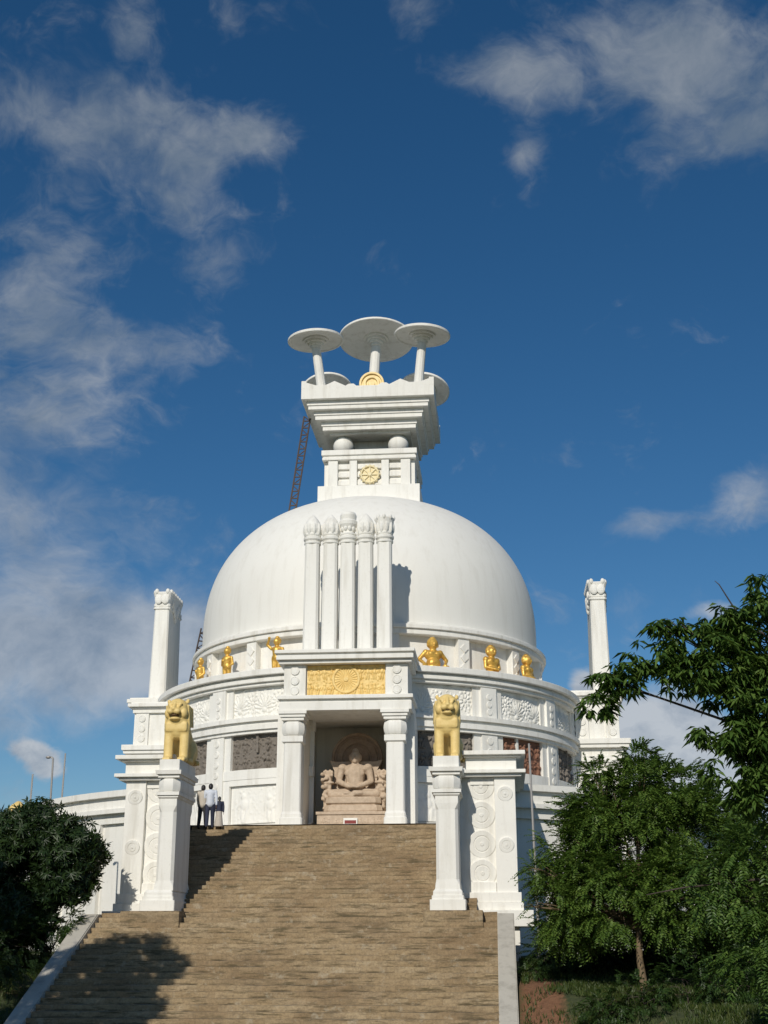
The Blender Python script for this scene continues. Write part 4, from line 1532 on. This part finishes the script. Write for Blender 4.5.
def pole(loc, top, r, name, label, lamp=False, m=STEEL):
    t_ = thing(name, loc, label, 'pole')
    p0, p1 = Vector(loc), Vector(top)
    b = B()
    tube(b, (0, 0, 0), p1 - p0, r, r * .75, 10)
    obj('shaft', b, m, t_)
    b = B()
    lathe(b, [(0, .12), (r * 1.6, .12), (r * 2.2, .04), (r * 2.2, 0), (0, 0)], 0, 0, 12)
    obj('foot', b, m, t_)
    if lamp:
        q = p1 - p0
        b = B()
        path_tube(b, [q, q + Vector((-.06, 0, .04)), q + Vector((-.12, 0, .05))], [.03, .028, .025], 6)
        ar = obj('arm', b, m, t_)
        b = B()
        ball(b, q + Vector((-.17, 0, .04)), (.10, .07, .05), seg=12)
        obj('lamp_head', b, m, ar, True)
    else:
        b = B()
        ball(b, p1 - p0, (r * .85, r * .85, r * .6), seg=10)
        obj('cap', b, m, t_, True)
    return t_


pole((7.27, 40.5, gz(7.27, 40.5) - .1), (7.17, 40.5, 7.66), .045, 'steel_pole', 'thin grey steel pole standing on the grass beside the right gate pylon')
pole((-9.05, 44.3, gz(-9.05, 44.3)), (-9.18, 44.3, 7.95), .042, 'lamp_post', 'slim grey lamp post with small head rising above the left tree', True, STEEL)
pole((-12.66, 52, FLOOR - 2.5), (-12.66, 52, 8.40), .045, 'steel_pole', 'thin pale pole, leftmost behind the left tree')
pole((-13.40, 58, FLOOR), (-13.40, 58, 10.1), .045, 'steel_pole', 'thin pale pole on the terrace behind the lamp post')
t_ = thing('gold_finial', (-12.40, 50, 3.54), 'rounded golden finial peeking over the dark left tree', 'finial')
b = B(); lathe(b, [(0, 0), (.35, 0), (.35, 2.5), (.42, 2.55), (.42, 2.75), (.3, 2.8), (0, 2.8)], 0, 0, 20); obj('post', b, WHITE, t_)
b = B(); lathe(b, [(0, 2.8), (.36, 2.8), (.42, 2.92), (.43, 3.1), (.38, 3.3), (.26, 3.44), (.14, 3.52), (.1, 3.56), (0, 3.6)], 0, 0, 24); obj('bud', b, LIONGOLD, t_, True)


# ------------------------------------------------------------------ vegetation
def unit(v):
    return v / np.maximum(np.linalg.norm(v, axis=-1, keepdims=True), 1e-9)


def leaves_mesh(name, base, axis, nrm, L, W, droop=0.15):
    """one diamond-shaped two-triangle leaf, folded along its rib, per row"""
    axis = unit(axis)
    side = unit(np.cross(axis, nrm))
    up = np.cross(side, axis)
    L = L[:, None]; W = W[:, None]
    v0 = base
    v1 = base + axis * L * .45 + side * W * .5 + up * W * .12
    v2 = base + axis * L - up * L * droop
    v3 = base + axis * L * .45 - side * W * .5 + up * W * .12
    V = np.stack([v0, v1, v2, v3], 1).reshape(-1, 3)
    n = len(base)
    i = np.arange(n)[:, None] * 4
    F_ = np.concatenate([i + np.array([[0, 1, 2]]), i + np.array([[0, 2, 3]])], 1).reshape(-1, 3)
    return np_mesh(name, V, F_)


def sprays(r, C, A, kind, size, leaf, lw=.30):
    """expand spray centres C / axes A into leaf rows"""
    n = len(C)
    A = unit(A)
    upv = np.tile(np.array([[0, 0, 1.0]]), (n, 1))
    S = unit(np.cross(A, upv) + 1e-3)
    U = np.cross(S, A)
    bs, ax, nm, Ls, Ws = [], [], [], [], []
    if kind == 'pinnate':
        k = 9
        for j in range(k):
            f = j / (k - 1)
            for s in (-1, 1):
                p = C + A * (size[:, None] * f) - np.array([[0, 0, 1.0]]) * (size[:, None] * .28 * f * f)
                d = A * .55 + S * s * .9 - U * .18 + r.normal(0, .12, (n, 3))
                bs.append(p); ax.append(d); nm.append(U + r.normal(0, .2, (n, 3)))
                l = leaf * (1.0 - .45 * abs(f - .4)) * r.uniform(.8, 1.2, n)
                Ls.append(l); Ws.append(l * .40)
    elif kind == 'droop':
        # leaflets hanging off the end of each twig like spread fingers
        k = 9
        for j in range(k):
            a = 2 * pi * j / k + r.uniform(-.3, .3, n)
            out = np.stack([np.cos(a), np.sin(a), np.zeros(n)], 1)
            d = out * r.uniform(.6, 1.0, n)[:, None] + A * np.array([[.35, .35, .12]]) + np.array([[0, 0, -.42]]) * r.uniform(.0, 1.7, n)[:, None]
            bs.append(C + r.normal(0, .02, (n, 3))); ax.append(d); nm.append(np.array([[0, 0, 1.0]]) + r.normal(0, .25, (n, 3)))
            l = leaf * r.uniform(.6, 1.25, n)
            Ls.append(l); Ws.append(l * lw)
    else:
        k = 8
        for j in range(k):
            a = 2 * pi * j / k + r.uniform(-.25, .25, n)
            dr = r.uniform(-.5, .25, n)
            d = S * np.cos(a)[:, None] + U * np.sin(a)[:, None] + A * (.45 + dr)[:, None] - np.array([[0, 0, .35]])
            bs.append(C); ax.append(d); nm.append(A + r.normal(0, .15, (n, 3)))
            l = leaf * r.uniform(.7, 1.2, n)
            Ls.append(l); Ws.append(l * lw)
    return [np.concatenate(q) for q in (bs, ax, nm, Ls, Ws)]


def crown_points(r, blobs, dens, shell=.55, gap=.0, gscale=1.0):
    P_, D_ = [], []
    for (cx, cy, cz, rx, ry, rz) in blobs:
        n = int(dens * (rx * ry + ry * rz + rx * rz))
        d = unit(r.normal(0, 1, (n, 3)))
        q = r.uniform(0, 1, n) ** .33
        q = shell + (1 - shell) * q
        q *= 1 + .16 * np.sin(d[:, 0] * 5 + cx) * np.cos(d[:, 2] * 6 + cy) + r.normal(0, .06, n)
        p = np.array([[cx, cy, cz]]) + d * q[:, None] * np.array([[rx, ry, rz]])
        P_.append(p); D_.append(d)
    P_ = np.concatenate(P_); D_ = np.concatenate(D_)
    if gap > 0:
        s = gscale
        f = np.sin(P_[:, 0] * 2.1 * s + 1.3 * np.sin(P_[:, 2] * 1.7 * s)) + np.sin(P_[:, 1] * 1.9 * s + .7) + np.sin(P_[:, 2] * 2.6 * s + 1.1 * np.sin(P_[:, 0] * 1.4 * s))
        keep = f + r.normal(0, .5, len(f)) > gap * 3 - 1.5
        P_, D_ = P_[keep], D_[keep]
    return P_, D_


def tree(name, base, blobs, label, cat='tree', group=None, m=LEAF_BUSH, kind='pinnate', dens=60, spray=.45, leaf=.13, trunk_r=.16, trunk_top=None,
         seed=1, gap=.25, gscale=1.0, shell=.5, bark=BARK, extra=None, droop=.15, down=.25, lw=.30, limb_every=1):
    r = np.random.RandomState(seed)
    t_ = thing(name, base, label, cat, group)
    base = Vector(base)
    tt = Vector(trunk_top) if trunk_top else Vector((base.x, base.y, min(bl[2] - .3 * bl[5] for bl in blobs)))
    b = B()
    mid = base.lerp(tt, .5) + Vector((rnd.uniform(-.08, .08), rnd.uniform(-.08, .08), 0))
    path_tube(b, [Vector((0, 0, -.15)), Vector((0, 0, .05)), mid - base, tt - base], [trunk_r * 1.5, trunk_r * 1.12, trunk_r * .9, trunk_r * .75], 9)
    obj('trunk', b, bark, t_, True)
    b = B()
    for (cx, cy, cz, rx, ry, rz) in blobs[::limb_every]:
        e = Vector((cx, cy, cz)) - base
        s0 = (tt - base)
        m1 = s0.lerp(e, .5) + Vector((rnd.uniform(-.2, .2), rnd.uniform(-.2, .2), rnd.uniform(.0, .3))) * min(1, rx)
        path_tube(b, [s0 * .92, m1, e], [trunk_r * .6, trunk_r * .36, trunk_r * .18], 7)
        for q in range(6):
            dv = Vector(unit(r.normal(0, 1, 3)))
            tip = e + Vector((dv.x * rx, dv.y * ry, dv.z * rz)) * .85
            st_ = m1.lerp(e, r.uniform(.3, 1))
            path_tube(b, [st_, st_.lerp(tip, .5) + Vector((0, 0, .08 * rx)), tip], [trunk_r * .2, trunk_r * .12, trunk_r * .05], 5)
    if extra:
        for pts_, rad_ in extra:
            path_tube(b, [Vector(p) - base for p in pts_], rad_, 6)
    obj('limbs', b, bark, t_, True)
    P_, D_ = crown_points(r, blobs, dens, shell, gap, gscale)
    A = D_ + r.normal(0, .45, D_.shape) - np.array([[0, 0, down]])
    sz = spray * r.uniform(.6, 1.25, len(P_))
    bs, ax, nm, Ls, Ws = sprays(r, P_ - np.array(base), A, kind, sz, leaf, lw)
    me = leaves_mesh('crown', bs, ax, nm, Ls, Ws, droop)
    obj_me('crown', me, m, t_)
    return t_


# big bushy tree right of the pole
tree('bushy_tree', (9.9, 37.0, gz(9.9, 37) - .02),
     [(9.6, 37.6, 4.9, 1.7, 1.6, 1.25), (10.3, 37.4, 5.85, 1.2, 1.2, .85), (8.5, 37.4, 4.1, 1.2, 1.2, 1.0), (7.9, 37.2, 3.1, .75, .9, .7), (11.5, 37.6, 4.9, 1.4, 1.5, 1.15),
      (9.3, 36.7, 3.4, 1.5, 1.0, .9), (10.8, 36.6, 3.4, 1.5, 1.0, 1.0), (11.3, 38.0, 5.9, .9, 1.0, .75), (12.4, 37.5, 3.9, 1.2, 1.2, 1.2), (8.9, 37.6, 5.2, .75, .8, .55), (7.45, 36.8, 3.35, .42, .45, .26),
      (8.1, 37.6, 2.35, .9, .8, .55), (7.05, 36.6, 2.75, .34, .34, .16), (7.2, 36.7, 3.75, .3, .3, .2), (9.0, 37.4, 6.3, .4, .45, .4), (10.2, 37.3, 6.75, .45, .5, .35), (9.3, 36.5, 2.5, .9, .6, .4), (10.7, 36.5, 2.45, .9, .6, .4), (12.0, 36.8, 3.0, 1.0, .7, .6), (9.2, 38.0, 2.6, 1.1, .8, .55), (11.2, 38.0, 2.5, 1.3, .9, .65), (12.6, 38.0, 2.5, 1.1, .9, .8)],
     'big bushy green tree with slender pale trunk right of the stairs', m=LEAF_BUSH, dens=240, spray=.42, leaf=.125, trunk_r=.10, trunk_top=(9.86, 37.0, 2.3), seed=3, gap=.18, gscale=1.5, shell=.35)
# nearer tree whose branches hang in from the right
tree('overhanging_tree', (11.6, 17.0, gz(11.6, 17)),
     [(9.5, 16.3, 5.50, .62, .6, .38), (8.75, 16.0, 5.22, .5, .45, .26), (8.15, 16.0, 5.10, .40, .4, .18), (8.35, 15.9, 5.44, .26, .25, .10), (7.45, 15.9, 4.50, .24, .25, .15), (7.78, 15.9, 4.72, .24, .25, .12), (7.55, 15.9, 4.80, .18, .2, .08), (7.9, 15.9, 4.92, .26, .25, .12), (8.55, 15.9, 4.78, .40, .35, .16), (9.3, 16.2, 4.62, .60, .5, .30),
      (9.7, 16.3, 6.0, .32, .4, .22), (9.75, 16.4, 3.72, .42, .4, .28), (9.55, 16.4, 3.45, .45, .4, .22), (9.25, 16.3, 3.75, .45, .4, .22), (9.05, 16.2, 4.15, .45, .4, .22), (9.6, 16.3, 4.5, .5, .5, .3), (9.8, 16.5, 3.2, .5, .4, .25), (9.3, 16.2, 4.05, .5, .35, .3), (9.65, 16.2, 3.95, .4, .35, .35), (9.0, 16.1, 3.7, .35, .3, .2), (9.35, 16.1, 3.4, .45, .35, .25), (9.2, 16.2, 4.95, .5, .4, .3), (8.75, 16.1, 5.0, .4, .4, .2), (9.3, 16.3, 3.95, .25, .3, .16), (9.75, 16.3, 5.0, .45, .45, .4), (9.15, 16.2, 5.3, .4, .4, .24), (9.0, 16.0, 4.98, .5, .45, .2), (9.1, 16.0, 5.55, .28, .3, .12), (10.6, 16.6, 5.6, .9, .9, .9), (11.6, 17.0, 6.3, 1.2, 1.2, 1.0), (9.55, 16.5, 4.15, .5, .5, .28), (10.6, 17.2, 4.4, .9, 1.0, .7), (12.6, 17.2, 5.2, 1.2, 1.2, 1.0)],
     'nearer tree with large drooping leaf sprays hanging in from the right edge', m=LEAF_NEAR, kind='droop', dens=170, spray=.3, leaf=.170, trunk_r=.055, trunk_top=(11.3, 17.0, 3.6),
     seed=11, gap=.20, gscale=3.6, shell=.10, bark=DBARK, droop=.22, down=.3, lw=.25, limb_every=3,
     extra=[([(9.5, 16.2, 5.3), (9.2, 16.1, 5.75), (9.05, 16.0, 5.98), (9.0, 16.0, 6.03)], [.014, .010, .007, .004])])
# lower leafy branches at the right edge
tree('young_tree', (12.2, 26.0, gz(12.2, 26)),
     [(11.2, 26.0, 3.3, 1.0, .9, .62), (11.9, 26.2, 4.0, 1.1, 1.0, .7), (10.6, 25.9, 2.6, .7, .7, .45), (11.6, 25.8, 2.2, .9, .8, .5), (12.6, 26.2, 3.1, 1.0, 1.0, .9), (10.3, 26.0, 3.1, .5, .6, .3), (11.2, 26.1, 1.5, 1.0, .8, .5), (12.4, 26.1, 1.6, .9, .8, .6)],
     'young feathery tree at the right edge in front of the bushy tree', m=LEAF_NEAR, dens=165, spray=.40, leaf=.125, trunk_r=.07, trunk_top=(11.9, 26.0, 1.9), seed=21, gap=.34, gscale=2.2, bark=DBARK,
     extra=[([(12.0, 26, 1.8), (11.0, 25.7, 2.9), (9.6, 25.6, 2.75), (8.9, 25.5, 2.62)], [.035, .028, .016, .008])])
# dark trees left of the stairs
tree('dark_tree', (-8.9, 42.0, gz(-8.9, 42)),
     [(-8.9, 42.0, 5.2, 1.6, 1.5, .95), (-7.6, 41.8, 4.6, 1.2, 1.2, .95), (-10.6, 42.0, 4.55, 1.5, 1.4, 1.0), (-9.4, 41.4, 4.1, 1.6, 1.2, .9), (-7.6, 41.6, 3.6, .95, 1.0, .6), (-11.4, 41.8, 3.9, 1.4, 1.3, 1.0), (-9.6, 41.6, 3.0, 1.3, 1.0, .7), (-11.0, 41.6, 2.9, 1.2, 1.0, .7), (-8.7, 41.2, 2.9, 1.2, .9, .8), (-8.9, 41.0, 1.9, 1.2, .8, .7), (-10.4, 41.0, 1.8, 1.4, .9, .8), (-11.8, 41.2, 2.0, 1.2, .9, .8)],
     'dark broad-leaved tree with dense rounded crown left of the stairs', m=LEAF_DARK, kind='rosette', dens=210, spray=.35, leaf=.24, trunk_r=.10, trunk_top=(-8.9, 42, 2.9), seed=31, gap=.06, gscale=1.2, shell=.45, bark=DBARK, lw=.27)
for k, (x, yy, zz, rx, ry, rz, lab) in enumerate([(-7.7, 41.0, 2.1, .8, .7, .95, 'loose small-leaved shrub beside the left kerb under the dark tree'),
                                                   (-8.9, 39.6, 1.6, 1.5, .9, 1.2, 'dark shrub below the left tree, further from the kerb'),
                                                   (-9.0, 37.2, .9, 1.7, 1.0, 1.2, 'low dark shrub in the lower left corner')]):
    tree('loose_shrub', (x, yy, gz(x, yy)), [(x, yy, zz, rx, ry, rz), (x + .5, yy + .1, zz + .4 * rz, rx * .5, ry * .6, rz * .5), (x - .5, yy, zz - .1, rx * .7, ry * .8, rz * .7)],
         lab, 'shrub', m=LEAF_DARK if k else LEAF_SHRUB, dens=190, spray=.30, leaf=.10, trunk_r=.04, trunk_top=(x, yy, gz(x, yy) + .5), seed=37 + k, gap=.30, gscale=2.4, bark=DBARK)
# tree out of view at left that shades the lower steps
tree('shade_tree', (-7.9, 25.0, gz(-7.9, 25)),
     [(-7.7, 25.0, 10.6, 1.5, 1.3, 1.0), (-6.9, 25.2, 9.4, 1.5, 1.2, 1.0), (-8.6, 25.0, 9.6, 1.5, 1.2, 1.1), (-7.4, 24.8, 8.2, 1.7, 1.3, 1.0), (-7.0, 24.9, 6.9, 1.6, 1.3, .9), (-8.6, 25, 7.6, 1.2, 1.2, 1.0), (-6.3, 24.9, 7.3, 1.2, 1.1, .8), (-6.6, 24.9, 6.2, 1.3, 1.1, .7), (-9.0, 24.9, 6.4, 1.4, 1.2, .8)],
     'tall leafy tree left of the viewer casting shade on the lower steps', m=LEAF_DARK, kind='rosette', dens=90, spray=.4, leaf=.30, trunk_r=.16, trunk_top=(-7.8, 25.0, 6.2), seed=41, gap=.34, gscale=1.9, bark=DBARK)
tree('shade_tree', (-13.6, 29.0, gz(-13.6, 29)),  # unseen tree, added to throw shade on the dark tree
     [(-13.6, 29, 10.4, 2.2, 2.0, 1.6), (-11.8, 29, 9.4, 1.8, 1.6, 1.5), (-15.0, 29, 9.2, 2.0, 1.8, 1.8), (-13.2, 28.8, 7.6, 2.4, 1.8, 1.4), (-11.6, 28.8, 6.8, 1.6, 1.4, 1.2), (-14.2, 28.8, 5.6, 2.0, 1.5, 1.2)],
     'broad leafy tree added out of view at far left to shade the dark tree', m=LEAF_DARK, kind='rosette', dens=70, spray=.4, leaf=.34, trunk_r=.2, trunk_top=(-13.5, 29, 5.6), seed=43, gap=.12, gscale=.8, bark=DBARK)
# shaded undergrowth behind the slender trunk
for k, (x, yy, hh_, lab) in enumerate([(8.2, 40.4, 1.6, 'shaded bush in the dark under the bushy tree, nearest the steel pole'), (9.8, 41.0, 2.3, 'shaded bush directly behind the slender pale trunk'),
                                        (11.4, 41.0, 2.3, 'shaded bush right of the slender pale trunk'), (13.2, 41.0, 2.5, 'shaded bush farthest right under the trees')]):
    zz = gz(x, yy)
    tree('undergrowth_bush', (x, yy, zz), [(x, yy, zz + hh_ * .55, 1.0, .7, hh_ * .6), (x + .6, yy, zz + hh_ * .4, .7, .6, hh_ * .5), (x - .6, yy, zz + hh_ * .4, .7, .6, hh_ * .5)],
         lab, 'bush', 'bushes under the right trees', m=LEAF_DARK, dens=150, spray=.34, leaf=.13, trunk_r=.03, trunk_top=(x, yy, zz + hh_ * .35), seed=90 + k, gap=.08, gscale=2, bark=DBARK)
# low shrubs in the right foreground
SHR = [(8.7, 34.6, .75, 'dark low shrub on the grass, nearest the red earth'), (9.6, 34.3, 1.0, 'dark low shrub in the right foreground, second from the kerb'), (10.7, 34.6, 1.1, 'dark low shrub in the right foreground under the slender trunk'),
       (11.8, 34.3, 1.2, 'dark low shrub near the right foreground corner'), (12.7, 34.8, 1.5, 'tallest dark low shrub at the right foreground edge'), (7.15, 39.0, .45, 'small leafy plant growing against the right stair kerb'), (7.9, 39.9, 1.0, 'twiggy shrub with many thin stems left of the slender trunk')]
for i, (x, yy, hgt, lab) in enumerate(SHR):
    zz = gz(x, yy)
    tree('low_shrub', (x, yy, zz), [(x, yy, zz + hgt * .55, .55 * (hgt + .4), .5 * (hgt + .3), hgt * .5), (x + .35 * hgt, yy + .1, zz + hgt * .4, .4, .4, hgt * .38), (x - .4 * hgt, yy, zz + hgt * .42, .42, .4, hgt * .36)],
         lab, 'shrub', 'low shrubs on the right', m=LEAF_SHRUB, dens=110, spray=.24, leaf=.085, trunk_r=.022, trunk_top=(x, yy, zz + hgt * .3), seed=60 + i, gap=.22, gscale=2.5, bark=DBARK)
# background trees past the terrace on the right
tree('background_tree', (15.5, 43.0, gz(15.5, 43)),
     [(15.2, 43, 4.4, 1.8, 1.5, 1.3), (14.0, 43, 3.4, 1.3, 1.2, 1.0), (16.8, 43, 4.0, 1.8, 1.5, 1.5)],
     'dark tree behind the bushy tree at the far right', m=LEAF_SHRUB, dens=60, spray=.5, leaf=.15, trunk_r=.12, trunk_top=(15.4, 43, 2.6), seed=81, gap=.25, bark=DBARK)

# grass
r = np.random.RandomState(9)
n = 90000
gx = np.concatenate([r.uniform(6.7, 17, n), r.uniform(-16, -7.1, n // 4)])
gy = np.concatenate([31.5 + r.uniform(0, 1, n) ** 1.1 * 12, r.uniform(33, 43, n // 4)])
bare = (np.abs(gx - 7.15 - .2 * np.sin(gy * 2)) < .5 + .2 * np.sin(gy * 5)) & (gy < 39.6) & (r.uniform(0, 1, len(gx)) < .80)
clump = np.sin(gx * 2.3 + np.sin(gy * 1.7)) + np.sin(gy * 2.9 + .8 * np.sin(gx * 3.1)) + r.normal(0, .6, len(gx))
keep = ~bare & (clump > -.6)
gx, gy = gx[keep], gy[keep]
gzv = np.array([gz(a, c) for a, c in zip(gx, gy)])
n = len(gx)
ax = np.stack([r.normal(0, .35, n), r.normal(0, .35, n), np.ones(n)], 1)
nm = np.stack([r.normal(0, 1, n), r.normal(0, 1, n), np.zeros(n)], 1)
L = r.uniform(.06, .20, n)
go = obj_me('grass', leaves_mesh('grass', np.stack([gx, gy, gzv - .01], 1), ax, nm, L, L * .14 + .008, .1), GRASSM)
tag(go, kind='stuff')
